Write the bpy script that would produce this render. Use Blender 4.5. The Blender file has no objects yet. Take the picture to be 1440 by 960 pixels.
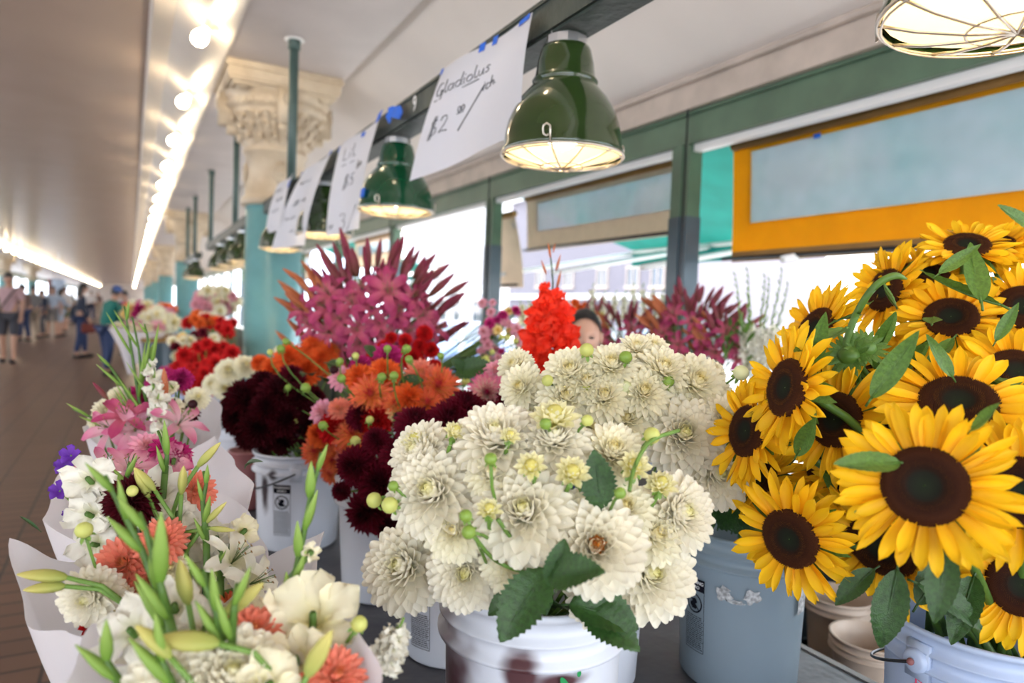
import bpy, math, random
import numpy as np
from mathutils import Vector, Matrix, Quaternion, noise
random.seed(7)
SC = bpy.context.scene; COL = SC.collection
# ------------------------------------------------------------ camera
FPX = 960.0
th, pt, ro = map(math.radians, (29.2, 2.5, 2.1))
CAM = Vector((0, 0, 1.52))
r0 = Vector((math.cos(th), -math.sin(th), 0))
CF = Vector((math.sin(th)*math.cos(pt), math.cos(th)*math.cos(pt), -math.sin(pt)))
u0 = r0.cross(CF)
CR = r0*math.cos(ro)+u0*math.sin(ro); CU = u0*math.cos(ro)-r0*math.sin(ro)
cd = bpy.data.cameras.new('camera'); co = bpy.data.objects.new('camera', cd); COL.objects.link(co)
m3 = Matrix((CR, CU, -CF)).transposed()
co.matrix_world = Matrix.Translation(CAM) @ m3.to_4x4()
cd.sensor_width = 36; cd.lens = 24; cd.clip_start = .05; cd.clip_end = 400
cd.dof.use_dof = True; cd.dof.focus_distance = 1.15; cd.dof.aperture_fstop = 2.5; cd.dof.aperture_blades = 8
SC.camera = co
def ray(px, py): return CF + CR*((px-720)/FPX) - CU*((py-480)/FPX)
def P(px, py, d): return CAM + ray(px, py)*d
def PX(px, py, X):
    w = ray(px, py); return CAM + w*(X/w.x)
def PZ(px, py, z):
    w = ray(px, py); return CAM + w*((z-CAM.z)/w.z)
# ------------------------------------------------------------ world, sun, exposure
W = bpy.data.worlds.new('sky'); SC.world = W; W.use_nodes = True
nt = W.node_tree; bg = nt.nodes['Background']
tc = nt.nodes.new('ShaderNodeTexCoord'); nz = nt.nodes.new('ShaderNodeTexNoise'); nz.inputs['Scale'].default_value = 2.5
cr = nt.nodes.new('ShaderNodeValToRGB')
cr.color_ramp.elements[0].position = .4; cr.color_ramp.elements[0].color = (.66, .80, 1, 1)
cr.color_ramp.elements[1].position = .62; cr.color_ramp.elements[1].color = (1, .97, .93, 1)
nt.links.new(tc.outputs['Generated'], nz.inputs['Vector']); nt.links.new(nz.outputs['Fac'], cr.inputs[0])
nt.links.new(cr.outputs[0], bg.inputs['Color']); bg.inputs['Strength'].default_value = 2.7
sl = bpy.data.lights.new('sun', 'SUN'); sl.energy = 8.0; sl.angle = .01; sl.color = (1, .95, .86)
so = bpy.data.objects.new('sun', sl); COL.objects.link(so)
so.rotation_euler = Vector((.40, -.22, .89)).to_track_quat('Z', 'Y').to_euler()
SC.view_settings.view_transform = 'Standard'; SC.view_settings.look = 'None'
SC.view_settings.gamma = 1; SC.view_settings.use_curve_mapping = False
SC.view_settings.exposure = 1.27
# ------------------------------------------------------------ helpers
R = random.random
def U(a, b): return a+(b-a)*random.random()
class MB:
    def __init__(s): s.v = []; s.f = []; s.m = []; s.a = []; s.n = 0
    def add(s, v, f, mi=0, a=None, M=None):
        v = np.asarray(v, float).reshape(-1, 3)
        if M is not None:
            M = np.array(M); v = v @ M[:3, :3].T + M[:3, 3]
        s.v.append(v); s.a.append(np.zeros((len(v), 3)) if a is None else np.asarray(a, float))
        n = s.n; s.f += [tuple(i+n for i in q) for q in f]; s.m += [mi]*len(f); s.n += len(v)
        return s
    def grid(s, nu, nv, fn, mi=0, M=None, closeu=False):
        v = []; a = []
        for j in range(nv+1):
            for i in range(nu if closeu else nu+1):
                p = fn(i/nu, j/nv); v.append(p[:3]); a.append(p[3] if len(p) > 3 else (j/nv, 0, 0))
        k = nu if closeu else nu+1; f = []
        for j in range(nv):
            for i in range(nu):
                f.append((j*k+i, j*k+(i+1) % k, (j+1)*k+(i+1) % k, (j+1)*k+i))
        return s.add(v, f, mi, a, M)
    def box(s, x0, x1, y0, y1, z0, z1, mi=0, M=None):
        v = [(x, y, z) for x in (x0, x1) for y in (y0, y1) for z in (z0, z1)]
        return s.add(v, [(0, 1, 3, 2), (4, 6, 7, 5), (0, 4, 5, 1), (2, 3, 7, 6), (0, 2, 6, 4), (1, 5, 7, 3)], mi, None, M)
    def lathe(s, prof, n=32, mi=0, M=None, arc=None, mod=None):
        def fn(u, w):
            i = round(w*(len(prof)-1)); r, z = prof[i]; t = u*2*math.pi if arc is None else arc[0]+u*(arc[1]-arc[0])
            if mod: r = mod(r, z, t)
            return (r*math.cos(t), r*math.sin(t), z, (w, 0, 0))
        return s.grid(n, len(prof)-1, fn, mi, M, arc is None)
    def tube(s, pts, r, n=6, mi=0, M=None, cap=True):
        pts = [Vector(p) for p in pts]; N = len(pts)
        rs = r if hasattr(r, '__len__') else [r]*N
        v = []; a = []; up = None
        for i, p in enumerate(pts):
            t = (pts[min(i+1, N-1)]-pts[max(i-1, 0)])
            if t.length < 1e-9: t = Vector((0, 0, 1))
            t.normalize()
            if up is None: up = t.orthogonal().normalized()
            else:
                up = up-t*up.dot(t)
                up = up.normalized() if up.length > 1e-6 else t.orthogonal().normalized()
            b = t.cross(up)
            for k in range(n):
                c = 2*math.pi*k/n; q = p+(up*math.cos(c)+b*math.sin(c))*rs[i]; v.append(q[:]); a.append((i/(N-1), 0, 0))
        f = [(j*n+i, j*n+(i+1) % n, (j+1)*n+(i+1) % n, (j+1)*n+i) for j in range(N-1) for i in range(n)]
        if cap: f += [tuple(range(n-1, -1, -1)), tuple(range((N-1)*n, N*n))]
        return s.add(v, f, mi, a, M)
    def ball(s, c, rx, ry=None, rz=None, nu=12, nv=8, mi=0, M=None):
        ry = rx if ry is None else ry; rz = rx if rz is None else rz
        def fn(u, w):
            t = u*2*math.pi; q = math.pi*min(max(w, .01), .99)
            return (c[0]+rx*math.sin(q)*math.cos(t), c[1]+ry*math.sin(q)*math.sin(t), c[2]-rz*math.cos(q), (w, 0, 0))
        return s.grid(nu, nv, fn, mi, M, True)
    def mesh(s, name, mats, smooth=True):
        me = bpy.data.meshes.new(name)
        v = np.concatenate(s.v) if s.v else np.zeros((0, 3))
        me.from_pydata(v.tolist(), [], s.f)
        for m in (mats if isinstance(mats, (list, tuple)) else [mats]): me.materials.append(m)
        me.polygons.foreach_set('material_index', s.m)
        me.polygons.foreach_set('use_smooth', [smooth]*len(s.f))
        at = me.attributes.new('pa', 'FLOAT_VECTOR', 'POINT'); at.data.foreach_set('vector', np.concatenate(s.a).ravel())
        me.update(); return me
    def build(s, name, mats, parent=None, smooth=True, M=None):
        return inst(name, s.mesh(name, mats, smooth), parent, M)
def inst(name, me, parent=None, M=None):
    o = bpy.data.objects.new(name, me); COL.objects.link(o)
    if parent: o.parent = parent
    if M is not None: o.matrix_basis = M
    return o
def tag(o, label, cat, group=None, kind=None):
    o['label'] = label; o['category'] = cat
    if group: o['group'] = group
    o['kind'] = kind or 'thing'
    return o
def thing(name, label, cat, loc=(0, 0, 0), rz=0, group=None, M=None):
    o = bpy.data.objects.new(name, None); COL.objects.link(o); o.empty_display_size = .05
    o.location = loc; o.rotation_euler = (0, 0, rz)
    if M is not None: o.matrix_basis = M
    return tag(o, label, cat, group)
def struct(name, mb, m, smooth=False):
    o = mb.build(name, m, None, smooth); o['kind'] = 'structure'; return o
def frame(loc, z, spin=0.0, s=1.0):
    q = Vector(z).normalized().to_track_quat('Z', 'Y') @ Quaternion((0, 0, 1), spin)
    return Matrix.LocRotScale(Vector(loc), q, Vector((s, s, s)))
# ------------------------------------------------------------ materials
def mat(name, col, rough=.5, metal=0, noise_=0.0, nscale=8, bump=0.0, bscale=40, trans=0.0, emis=0, spec=.5, col2=None, alpha=0, coat=0):
    m = bpy.data.materials.new(name); m.use_nodes = True; n = m.node_tree; L = n.links; b = n.nodes['Principled BSDF']
    b.inputs['Roughness'].default_value = rough; b.inputs['Metallic'].default_value = metal
    b.inputs['Specular IOR Level'].default_value = spec; b.inputs['Coat Weight'].default_value = coat
    tcn = n.nodes.new('ShaderNodeTexCoord'); csock = None
    if noise_ or col2:
        z = n.nodes.new('ShaderNodeTexNoise'); z.inputs['Scale'].default_value = nscale; z.inputs['Detail'].default_value = 4
        L.new(tcn.outputs['Object'], z.inputs['Vector'])
        c2 = col2 or tuple(c*(1-noise_) for c in col[:3])
        r = n.nodes.new('ShaderNodeValToRGB'); r.color_ramp.elements[0].position = .35; r.color_ramp.elements[1].position = .68
        r.color_ramp.elements[0].color = (*c2[:3], 1); r.color_ramp.elements[1].color = (*col[:3], 1)
        L.new(z.outputs['Fac'], r.inputs[0]); csock = r.outputs[0]; L.new(csock, b.inputs['Base Color'])
    else: b.inputs['Base Color'].default_value = (*col[:3], 1)
    if bump:
        z = n.nodes.new('ShaderNodeTexNoise'); z.inputs['Scale'].default_value = bscale; L.new(tcn.outputs['Object'], z.inputs['Vector'])
        bp = n.nodes.new('ShaderNodeBump'); bp.inputs['Strength'].default_value = bump; bp.inputs['Distance'].default_value = .02
        L.new(z.outputs['Fac'], bp.inputs['Height']); L.new(bp.outputs[0], b.inputs['Normal'])
    out = n.nodes['Material Output']; last = b.outputs[0]
    if emis:
        b.inputs['Emission Color'].default_value = (*col[:3], 1); b.inputs['Emission Strength'].default_value = emis
    if trans:
        t = n.nodes.new('ShaderNodeBsdfTranslucent'); mx = n.nodes.new('ShaderNodeMixShader'); mx.inputs[0].default_value = trans
        if csock: L.new(csock, t.inputs[0])
        else: t.inputs[0].default_value = (*col[:3], 1)
        L.new(last, mx.inputs[1]); L.new(t.outputs[0], mx.inputs[2]); last = mx.outputs[0]
    if alpha:
        t = n.nodes.new('ShaderNodeBsdfTransparent'); mx = n.nodes.new('ShaderNodeMixShader'); mx.inputs[0].default_value = alpha
        t.inputs[0].default_value = (*[min(1, .5+c*.5) for c in col[:3]], 1)
        L.new(last, mx.inputs[1]); L.new(t.outputs[0], mx.inputs[2]); last = mx.outputs[0]
    L.new(last, out.inputs['Surface']); return m
def petal_mat(name, base, tip, center, trans=.3, p0=.35, p1=.9, ck=.35, rough=.55, var=.12):
    """colour along the petal (x) and by ring from the flower's centre (y); z is a random tone"""
    m = bpy.data.materials.new(name); m.use_nodes = True; n = m.node_tree; L = n.links; b = n.nodes['Principled BSDF']
    at = n.nodes.new('ShaderNodeAttribute'); at.attribute_name = 'pa'; sp = n.nodes.new('ShaderNodeSeparateXYZ'); L.new(at.outputs['Vector'], sp.inputs[0])
    r = n.nodes.new('ShaderNodeValToRGB'); r.color_ramp.elements[0].position = p0; r.color_ramp.elements[1].position = p1
    r.color_ramp.elements[0].color = (*base, 1); r.color_ramp.elements[1].color = (*tip, 1); L.new(sp.outputs[0], r.inputs[0])
    r2 = n.nodes.new('ShaderNodeMapRange'); r2.inputs['From Min'].default_value = 0; r2.inputs['From Max'].default_value = ck
    r2.inputs['To Min'].default_value = 1; r2.inputs['To Max'].default_value = 0; L.new(sp.outputs[1], r2.inputs[0])
    mx = n.nodes.new('ShaderNodeMix'); mx.data_type = 'RGBA'; L.new(r2.outputs[0], mx.inputs[0]); L.new(r.outputs[0], mx.inputs[6]); mx.inputs[7].default_value = (*center, 1)
    hs = n.nodes.new('ShaderNodeHueSaturation'); mr = n.nodes.new('ShaderNodeMapRange'); mr.inputs['To Min'].default_value = 1-var; mr.inputs['To Max'].default_value = 1+var*.5
    L.new(sp.outputs[2], mr.inputs[0]); L.new(mr.outputs[0], hs.inputs['Value']); L.new(mx.outputs[2], hs.inputs['Color'])
    L.new(hs.outputs[0], b.inputs['Base Color']); b.inputs['Roughness'].default_value = rough; b.inputs['Specular IOR Level'].default_value = .25
    t = n.nodes.new('ShaderNodeBsdfTranslucent'); L.new(hs.outputs[0], t.inputs[0]); ms = n.nodes.new('ShaderNodeMixShader'); ms.inputs[0].default_value = trans
    L.new(b.outputs[0], ms.inputs[1]); L.new(t.outputs[0], ms.inputs[2]); L.new(ms.outputs[0], n.nodes['Material Output'].inputs['Surface']); return m
M = {}
def mk(k, *a, **kw): M[k] = mat(k, *a, **kw)
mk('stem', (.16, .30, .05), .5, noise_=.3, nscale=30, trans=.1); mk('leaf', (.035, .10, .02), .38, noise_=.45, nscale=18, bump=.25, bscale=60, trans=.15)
mk('leaf_light', (.11, .23, .035), .45, noise_=.35, nscale=20, bump=.2, trans=.25); mk('sepal', (.22, .38, .06), .45, noise_=.3, nscale=40, trans=.2)
mk('bud_green', (.32, .44, .07), .45, col2=(.16, .30, .04), nscale=60, trans=.2)
mk('bud_cream', (.76, .72, .24), .5, col2=(.50, .58, .12), nscale=50, trans=.25)
mk('bud_white', (.86, .84, .62), .5, col2=(.68, .76, .36), nscale=30, trans=.25)
mk('paper', (.78, .74, .76), .7, noise_=.05, nscale=5, trans=.35, bump=.08, bscale=12)
mk('paper_sign', (.80, .80, .84), .6, trans=.4); mk('ink', (.01, .01, .015), .9, spec=.05); mk('tape', (.02, .16, .75), .6, trans=.2)
mk('white_plastic', (.74, .77, .84), .35, noise_=.07, nscale=6, trans=.18, bump=.05, bscale=30)
mk('blue_plastic', (.52, .62, .82), .35, noise_=.1, nscale=6, trans=.25); mk('cream_plastic', (.50, .40, .32), .45, noise_=.15)
mk('terracotta', (.24, .08, .08), .5, noise_=.2); mk('steel', (.55, .55, .55), .3, 1); mk('wire', (.62, .56, .48), .35, .8); mk('dark_metal', (.03, .03, .035), .4, .6)
mk('lamp_green', (.022, .045, .010), .12, coat=.6, noise_=.15, nscale=12); mk('lamp_green_far', (.004, .05, .02), .14, coat=.6)
mk('lamp_inner', (.7, .64, .48), .5); mk('lamp_bulb', (1, .80, .48), emis=7); mk('cove_bulb', (1, .80, .52), emis=24)
mk('porcelain', (.6, .52, .4), .35); mk('channel', (.035, .05, .04), .5, noise_=.4, nscale=9, bump=.15); mk('pipe_green', (.07, .12, .11), .45, noise_=.2)
mk('cream_paint', (.66, .56, .42), .5, col2=(.50, .40, .28), nscale=5, bump=.2, bscale=25); mk('column_blue', (.16, .38, .40), .3, noise_=.12, nscale=7, bump=.25, bscale=14)
mk('soffit', (.56, .51, .50), .5, noise_=.10, nscale=2.5, bump=.05); mk('ceiling_white', (.74, .68, .64), .45, noise_=.08, nscale=1.5, bump=.05)
mk('cove', (.72, .66, .60), .28, noise_=.06, nscale=3); mk('beam_cream', (.50, .42, .36), .5, noise_=.2, nscale=6); mk('header_green', (.085, .155, .095), .4, noise_=.25, nscale=5)
mk('post_grey', (.055, .085, .105), .3, noise_=.2, nscale=9); mk('teal', (.03, .28, .25), .6, trans=.6, noise_=.15, nscale=4); mk('white_paint', (.8, .8, .8), .4)
mk('blind_beige', (.66, .56, .46), .8, noise_=.08, nscale=12, trans=.7, bump=.15, bscale=30); mk('blind_orange', (.86, .47, .012), .7, noise_=.08, nscale=6, trans=.7, bump=.08, bscale=10)
mk('hem_brown', (.36, .20, .06), .7, noise_=.2, trans=.25); mk('table_top', (.085, .085, .095), .42, col2=(.05, .05, .06), nscale=7, bump=.15, bscale=18); mk('table_edge', (.16, .15, .14), .5, noise_=.3)
mk('skin', (.52, .29, .20), .5, noise_=.1, nscale=10); mk('skin_tan', (.40, .22, .15), .5); mk('hair', (.012, .010, .010), .35); mk('hair_grey', (.05, .045, .045), .5); mk('eye', (.01, .01, .01), .2); mk('lips', (.38, .12, .11), .4)
mk('asphalt', (.20, .20, .22), .8, noise_=.2); mk('sidewalk', (.40, .39, .38), .8, noise_=.15); mk('brick_pale', (.52, .50, .54), .8, noise_=.1, nscale=2)
mk('glass_dark', (.05, .07, .10), .05, spec=1); mk('car_blue', (.05, .10, .22), .2, coat=1); mk('car_silver', (.45, .47, .5), .2, coat=1); mk('tyre', (.015, .015, .015), .7)
mk('water', (.10, .17, .16), .1, trans=.3)
def vinyl(name, a, tint):
    m = bpy.data.materials.new(name); m.use_nodes = True; n = m.node_tree; L = n.links; b = n.nodes['Principled BSDF']
    b.inputs['Base Color'].default_value = (*tint, 1); b.inputs['Roughness'].default_value = .15
    tc = n.nodes.new('ShaderNodeTexCoord'); z = n.nodes.new('ShaderNodeTexNoise'); z.inputs['Scale'].default_value = 3; L.new(tc.outputs['Object'], z.inputs['Vector'])
    mr = n.nodes.new('ShaderNodeMapRange'); mr.inputs['From Min'].default_value = .35; mr.inputs['From Max'].default_value = .7; mr.inputs['To Min'].default_value = a-.15; mr.inputs['To Max'].default_value = a+.15
    L.new(z.outputs['Fac'], mr.inputs[0]); t = n.nodes.new('ShaderNodeBsdfTransparent'); t.inputs[0].default_value = (*[.6+.4*c for c in tint], 1)
    mx = n.nodes.new('ShaderNodeMixShader'); L.new(mr.outputs[0], mx.inputs[0]); L.new(b.outputs[0], mx.inputs[1]); L.new(t.outputs[0], mx.inputs[2]); L.new(mx.outputs[0], n.nodes['Material Output'].inputs['Surface']); M[name] = m
vinyl('vinyl', .42, (.62, .72, .80))
def plank(name, c1, c2, w, axis, rough, mort=.04):
    m = bpy.data.materials.new(name); m.use_nodes = True; n = m.node_tree; L = n.links; b = n.nodes['Principled BSDF']
    tc = n.nodes.new('ShaderNodeTexCoord'); sp = n.nodes.new('ShaderNodeSeparateXYZ'); L.new(tc.outputs['Object'], sp.inputs[0])
    d = n.nodes.new('ShaderNodeMath'); d.operation = 'DIVIDE'; d.inputs[1].default_value = w; L.new(sp.outputs[axis], d.inputs[0])
    fr = n.nodes.new('ShaderNodeMath'); fr.operation = 'FRACT'; L.new(d.outputs[0], fr.inputs[0])
    r = n.nodes.new('ShaderNodeValToRGB'); e = r.color_ramp.elements; e[0].position = 0; e[0].color = (0, 0, 0, 1); e[1].position = mort; e[1].color = (1, 1, 1, 1)
    L.new(fr.outputs[0], r.inputs[0]); nz = n.nodes.new('ShaderNodeTexNoise'); nz.inputs['Scale'].default_value = 1.3; L.new(tc.outputs['Object'], nz.inputs['Vector'])
    mx = n.nodes.new('ShaderNodeMix'); mx.data_type = 'RGBA'; mx.inputs[6].default_value = (*c1, 1); mx.inputs[7].default_value = (*c2, 1); L.new(nz.outputs['Fac'], mx.inputs[0])
    L.new(mx.outputs[2], b.inputs['Base Color']); b.inputs['Roughness'].default_value = rough
    bp = n.nodes.new('ShaderNodeBump'); bp.inputs['Strength'].default_value = .5; bp.inputs['Distance'].default_value = .01; L.new(r.outputs[0], bp.inputs['Height']); L.new(bp.outputs[0], b.inputs['Normal'])
    M[name] = m
plank('corridor_ceiling', (.56, .45, .38), (.48, .38, .32), .09, 1, .24)
def brick(name, c1, c2, mo, w, h, mort, rough, axis='XY', bstr=.4):
    m = bpy.data.materials.new(name); m.use_nodes = True; n = m.node_tree; L = n.links; b = n.nodes['Principled BSDF']
    tc = n.nodes.new('ShaderNodeTexCoord'); t = n.nodes.new('ShaderNodeTexBrick'); src = tc.outputs['Object']
    if axis == 'YZ':
        sp = n.nodes.new('ShaderNodeSeparateXYZ'); cb = n.nodes.new('ShaderNodeCombineXYZ'); L.new(src, sp.inputs[0]); L.new(sp.outputs[1], cb.inputs[0]); L.new(sp.outputs[2], cb.inputs[1]); src = cb.outputs[0]
    L.new(src, t.inputs['Vector']); t.offset = 0 if axis == 'XY' else .5; t.squash = 1
    for k, v in (('Color1', (*c1, 1)), ('Color2', (*c2, 1)), ('Mortar', (*mo, 1)), ('Scale', 1), ('Mortar Size', mort), ('Brick Width', w), ('Row Height', h), ('Mortar Smooth', .1)): t.inputs[k].default_value = v
    L.new(t.outputs['Color'], b.inputs['Base Color']); b.inputs['Roughness'].default_value = rough
    bp = n.nodes.new('ShaderNodeBump'); bp.invert = True; bp.inputs['Strength'].default_value = bstr; bp.inputs['Distance'].default_value = .004; L.new(t.outputs['Fac'], bp.inputs['Height']); L.new(bp.outputs[0], b.inputs['Normal']); M[name] = m
brick('floor_tile', (.16, .088, .06), (.125, .07, .05), (.022, .016, .014), .30, .15, .008, .38)
brick('facade_brick', (.17, .155, .19), (.145, .135, .17), (.20, .19, .21), .24, .08, .012, .8, 'YZ')
brick('facade_light', (.62, .62, .66), (.58, .58, .62), (.5, .5, .52), .4, .12, .012, .8, 'YZ')
# flowers
PM = {}
PM['white'] = petal_mat('white_petal', (.88, .85, .52), (.93, .89, .76), (.90, .86, .36), .42, .0, .5, .16, var=.06)
PM['ivory'] = petal_mat('ivory_petal', (.88, .80, .42), (.94, .90, .72), (.88, .76, .28), .42, .0, .55, .22, var=.08)
PM['half'] = petal_mat('half_open_petal', (.80, .74, .20), (.92, .88, .58), (.84, .76, .22), .38, .1, .8, .01)
PM['burgundy'] = petal_mat('burgundy_petal', (.06, .002, .009), (.20, .008, .026), (.03, .001, .004), .12, .1, .9, .3)
PM['black'] = petal_mat('blackish_petal', (.035, .001, .005), (.085, .004, .010), (.02, .001, .003), .1, .1, .9, .3)
PM['coral'] = petal_mat('coral_petal', (.95, .46, .10), (.88, .17, .10), (.75, .08, .10), .3, .2, .95, .22)
PM['orange'] = petal_mat('orange_petal', (.90, .20, .04), (.94, .21, .05), (.7, .08, .01), .3, .2, .9, .3)
PM['salmon'] = petal_mat('salmon_petal', (.92, .46, .28), (.86, .28, .19), (.75, .30, .08), .3, .3, .8, .2)
PM['red'] = petal_mat('red_petal', (.55, .01, .015), (.72, .02, .02), (.4, .01, .01), .25, .2, .9, .3)
PM['pinkwhite'] = petal_mat('pink_tipped_petal', (.90, .76, .62), (.80, .06, .30), (.50, .03, .12), .3, .5, .95, .25)
PM['yellow'] = petal_mat('pale_yellow_petal', (.9, .72, .25), (.92, .72, .38), (.85, .6, .1), .3)
PM['pink'] = petal_mat('pink_petal', (.86, .52, .56), (.80, .34, .46), (.7, .3, .3), .3)
PM['magenta'] = petal_mat('magenta_petal', (.45, .02, .14), (.62, .04, .24), (.35, .02, .1), .3)
PM['purple'] = petal_mat('purple_petal', (.13, .03, .32), (.17, .05, .42), (.1, .02, .3), .3)
PM['sun'] = petal_mat('sunflower_petal', (.90, .40, .005), (.95, .57, .010), (.9, .4, .01), .32, .0, .6, .01, var=.2)
PM['lily'] = petal_mat('lily_petal', (.62, .16, .20), (.40, .045, .13), (.5, .1, .15), .22, .0, .75, .01)
PM['lily_pink'] = petal_mat('pink_lily_petal', (.85, .55, .58), (.66, .16, .30), (.8, .4, .4), .3, .1, .9, .01)
PM['glad_red'] = petal_mat('red_gladiolus_petal', (.85, .03, .01), (.90, .045, .015), (.7, .02, .01), .3)
PM['glad_white'] = petal_mat('white_gladiolus_petal', (.78, .77, .46), (.84, .81, .70), (.84, .84, .46), .3, .0, .5, .01)
PM['glad_cream'] = petal_mat('cream_gladiolus_petal', (.86, .80, .38), (.92, .86, .64), (.85, .8, .4), .35, .0, .6, .01)
def bicol(name, a, b, p0, p1, rough=.5, trans=0.15): return petal_mat(name, a, b, a, trans, p0, p1, -1 if False else .0001, rough)
M['lily_bud'] = bicol('lily_bud_purple', (.20, .10, .05), (.27, .035, .07), .1, .8)
M['lily_bud_orange'] = bicol('lily_bud_orange', (.42, .10, .04), (.55, .17, .07), .1, .8)
M['lily_bud_green'] = bicol('lily_bud_green', (.30, .38, .08), (.62, .55, .16), .1, .8)
M['glad_bud'] = bicol('gladiolus_bud', (.17, .33, .04), (.36, .52, .12), .2, .9, trans=.25)
def disc_mat():
    m = bpy.data.materials.new('sunflower_disc'); m.use_nodes = True; n = m.node_tree; L = n.links; b = n.nodes['Principled BSDF']
    at = n.nodes.new('ShaderNodeAttribute'); at.attribute_name = 'pa'; sp = n.nodes.new('ShaderNodeSeparateXYZ'); L.new(at.outputs['Vector'], sp.inputs[0])
    r = n.nodes.new('ShaderNodeValToRGB'); e = r.color_ramp.elements
    e[0].position = 0; e[0].color = (.012, .018, .008, 1); e[1].position = 1; e[1].color = (.045, .012, .004, 1)
    for p, c in ((.34, (.010, .010, .006)), (.42, (.02, .008, .004)), (.60, (.028, .008, .004)), (.8, (.05, .014, .005))):
        x = e.new(p); x.color = (*c, 1)
    L.new(sp.outputs[0], r.inputs[0])
    mx = n.nodes.new('ShaderNodeMix'); mx.data_type = 'RGBA'; L.new(sp.outputs[1], mx.inputs[0]); L.new(r.outputs[0], mx.inputs[6]); mx.inputs[7].default_value = (.22, .08, .012, 1)
    L.new(mx.outputs[2], b.inputs['Base Color']); b.inputs['Roughness'].default_value = .8; b.inputs['Specular IOR Level'].default_value = .15; M['disc'] = m
disc_mat()
# ------------------------------------------------------------ flower meshes
def petal(mb, L, Wd, M=None, bend=0.0, cup=.3, tip=.5, base=.35, nu=4, nv=5, ring=1.0, rnd=0.5, ruff=0.0, groove=0.0, notch=0.0, mi=0, twist=0.0, blunt=0.0):
    """petal from the origin along +Y, inner face up (+Z); bend>0 curls its tip up"""
    ph = random.random()*6.28
    ang = 0; y = 0; z = 0; cy = []; ws = [math.sin(math.pi/2*j/nv) if blunt else j/nv for j in range(nv+1)]+[1]
    for j in range(nv+1):
        cy.append((y, z, ang)); dl = ws[j+1]-ws[j]; a = bend*(ws[j]+dl/2)
        y += math.cos(a)*L*dl; z += math.sin(a)*L*dl; ang = a
    def fn(u, w):
        j = round(w*nv); y, z, a = cy[j]; x = (u-.5)*2; w = ws[j]
        pr = (base+(1-base)*math.sin(math.pi*min(w/(1.15-tip*.3), 1)*.5)) if w < (1.15-tip*.3)*.999 else 1
        fall = 1-max(0, (w-(1-tip)))/tip
        pr *= max(.0, 1-(1-fall)**2.2)**.6 if w < .999 else (.04 if not blunt else blunt)
        hw = Wd*.5*pr; zz = cup*hw*(x*x-.3)
        zz += groove*Wd*math.cos(x*math.pi*2)*.5
        if ruff: zz += ruff*Wd*math.sin(ph+9*w+x*4)*abs(x)**1.5*w
        yy = y - notch*L*(1-abs(x))*(w**6)
        tw = twist*w
        return (hw*x*math.cos(tw), yy-zz*math.sin(a), z+zz*math.cos(a)+hw*x*math.sin(tw), (w, ring, rnd))
    mb.grid(nu, nv, fn, mi, M)
GA = math.pi*(3-math.sqrt(5))
def pmat(theta, phi, off=0.0, z0=0.0, roll=0.0):
    """petal leaves the axis at angle theta from +Z, azimuth phi; inner face towards the axis"""
    return Matrix.Rotation(phi, 4, 'Z') @ Matrix.Translation((0, off, z0)) @ Matrix.Rotation(math.pi/2-theta, 4, 'X') @ Matrix.Rotation(roll, 4, 'Y')
def dahlia_mesh(name, mats, N=120, th0=6, th1=118, wd=.30, kind='deco', lo=.55, seed=0, nv=5, nu=4, cent=True):
    random.seed(seed); mb = MB()
    for i in range(N):
        q = (i+.5)/N; t = math.radians(th0+(th1-th0)*q**.72+U(-3, 3)); phi = i*GA+U(-.06, .06)
        Ls = (lo+(1-lo)*min(1, q*1.7))*U(.95, 1.05)
        w = wd*(.50+.5*min(1, q*2))*U(.9, 1.1)
        if kind == 'deco': petal(mb, Ls, w, pmat(t, phi, .02, .0, U(-.12, .12)), bend=.75-.95*q, cup=.8-.3*q, tip=.45, base=.4, blunt=.16, ring=q, rnd=R(), nv=nv, nu=nu)
        elif kind == 'ball': petal(mb, Ls*.97, w, pmat(t, phi, .01, 0, U(-.1, .1)), bend=.45-.5*q, cup=1.7, tip=.22, base=.45, ring=q, rnd=R(), nv=nv, nu=nu, notch=-.05)
        elif kind == 'cactus': petal(mb, Ls, w*.8, pmat(t, phi, .01, 0, U(-.15, .15)), bend=.5-1.1*q, cup=1.4, tip=.62, base=.5, ring=q, rnd=R(), nv=nv, nu=nu)
        elif kind == 'open': petal(mb, Ls, w*1.15, pmat(t, phi, .04, 0, U(-.1, .1)), bend=.35-.6*q, cup=.55, tip=.35, base=.35, ring=q, rnd=R(), nv=nv, nu=nu)
    if cent: mb.ball((0, 0, .12), .13, .13, .2, 8, 6, 0)
    return mb.mesh(name, mats)
def halfopen_mesh(name, mats, N=46, seed=0):
    """half open bloom: petals curl up and over a ball, longer outside"""
    random.seed(seed); mb = MB()
    for i in range(N):
        q = (i+.5)/N; t = math.radians(18+78*q**.8); phi = i*GA
        petal(mb, 1.0*(.75+.3*q), .40*(.6+.5*q), pmat(t, phi, .03, -.25), bend=1.15-.6*q, cup=1.0, tip=.4, base=.5, ring=q, rnd=R())
    mb.ball((0, 0, .1), .38, .38, .45, 10, 8, 0)
    return mb.mesh(name, mats)
def calyx_mesh(name, n=7, L=.55, th=100, z=-.25, seed=1):
    random.seed(seed); mb = MB()
    for i in range(n):
        petal(mb, L*U(.85, 1.1), L*.5, pmat(math.radians(th+U(-12, 12)), i*6.283/n+U(-.1, .1), .06, z), bend=-.6, cup=.6, tip=.6, base=.7, ring=1, rnd=R(), nv=4, nu=2)
    mb.ball((0, 0, z-.02), .20, .20, .14, 10, 6)
    return mb.mesh(name, M['sepal'])
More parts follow.
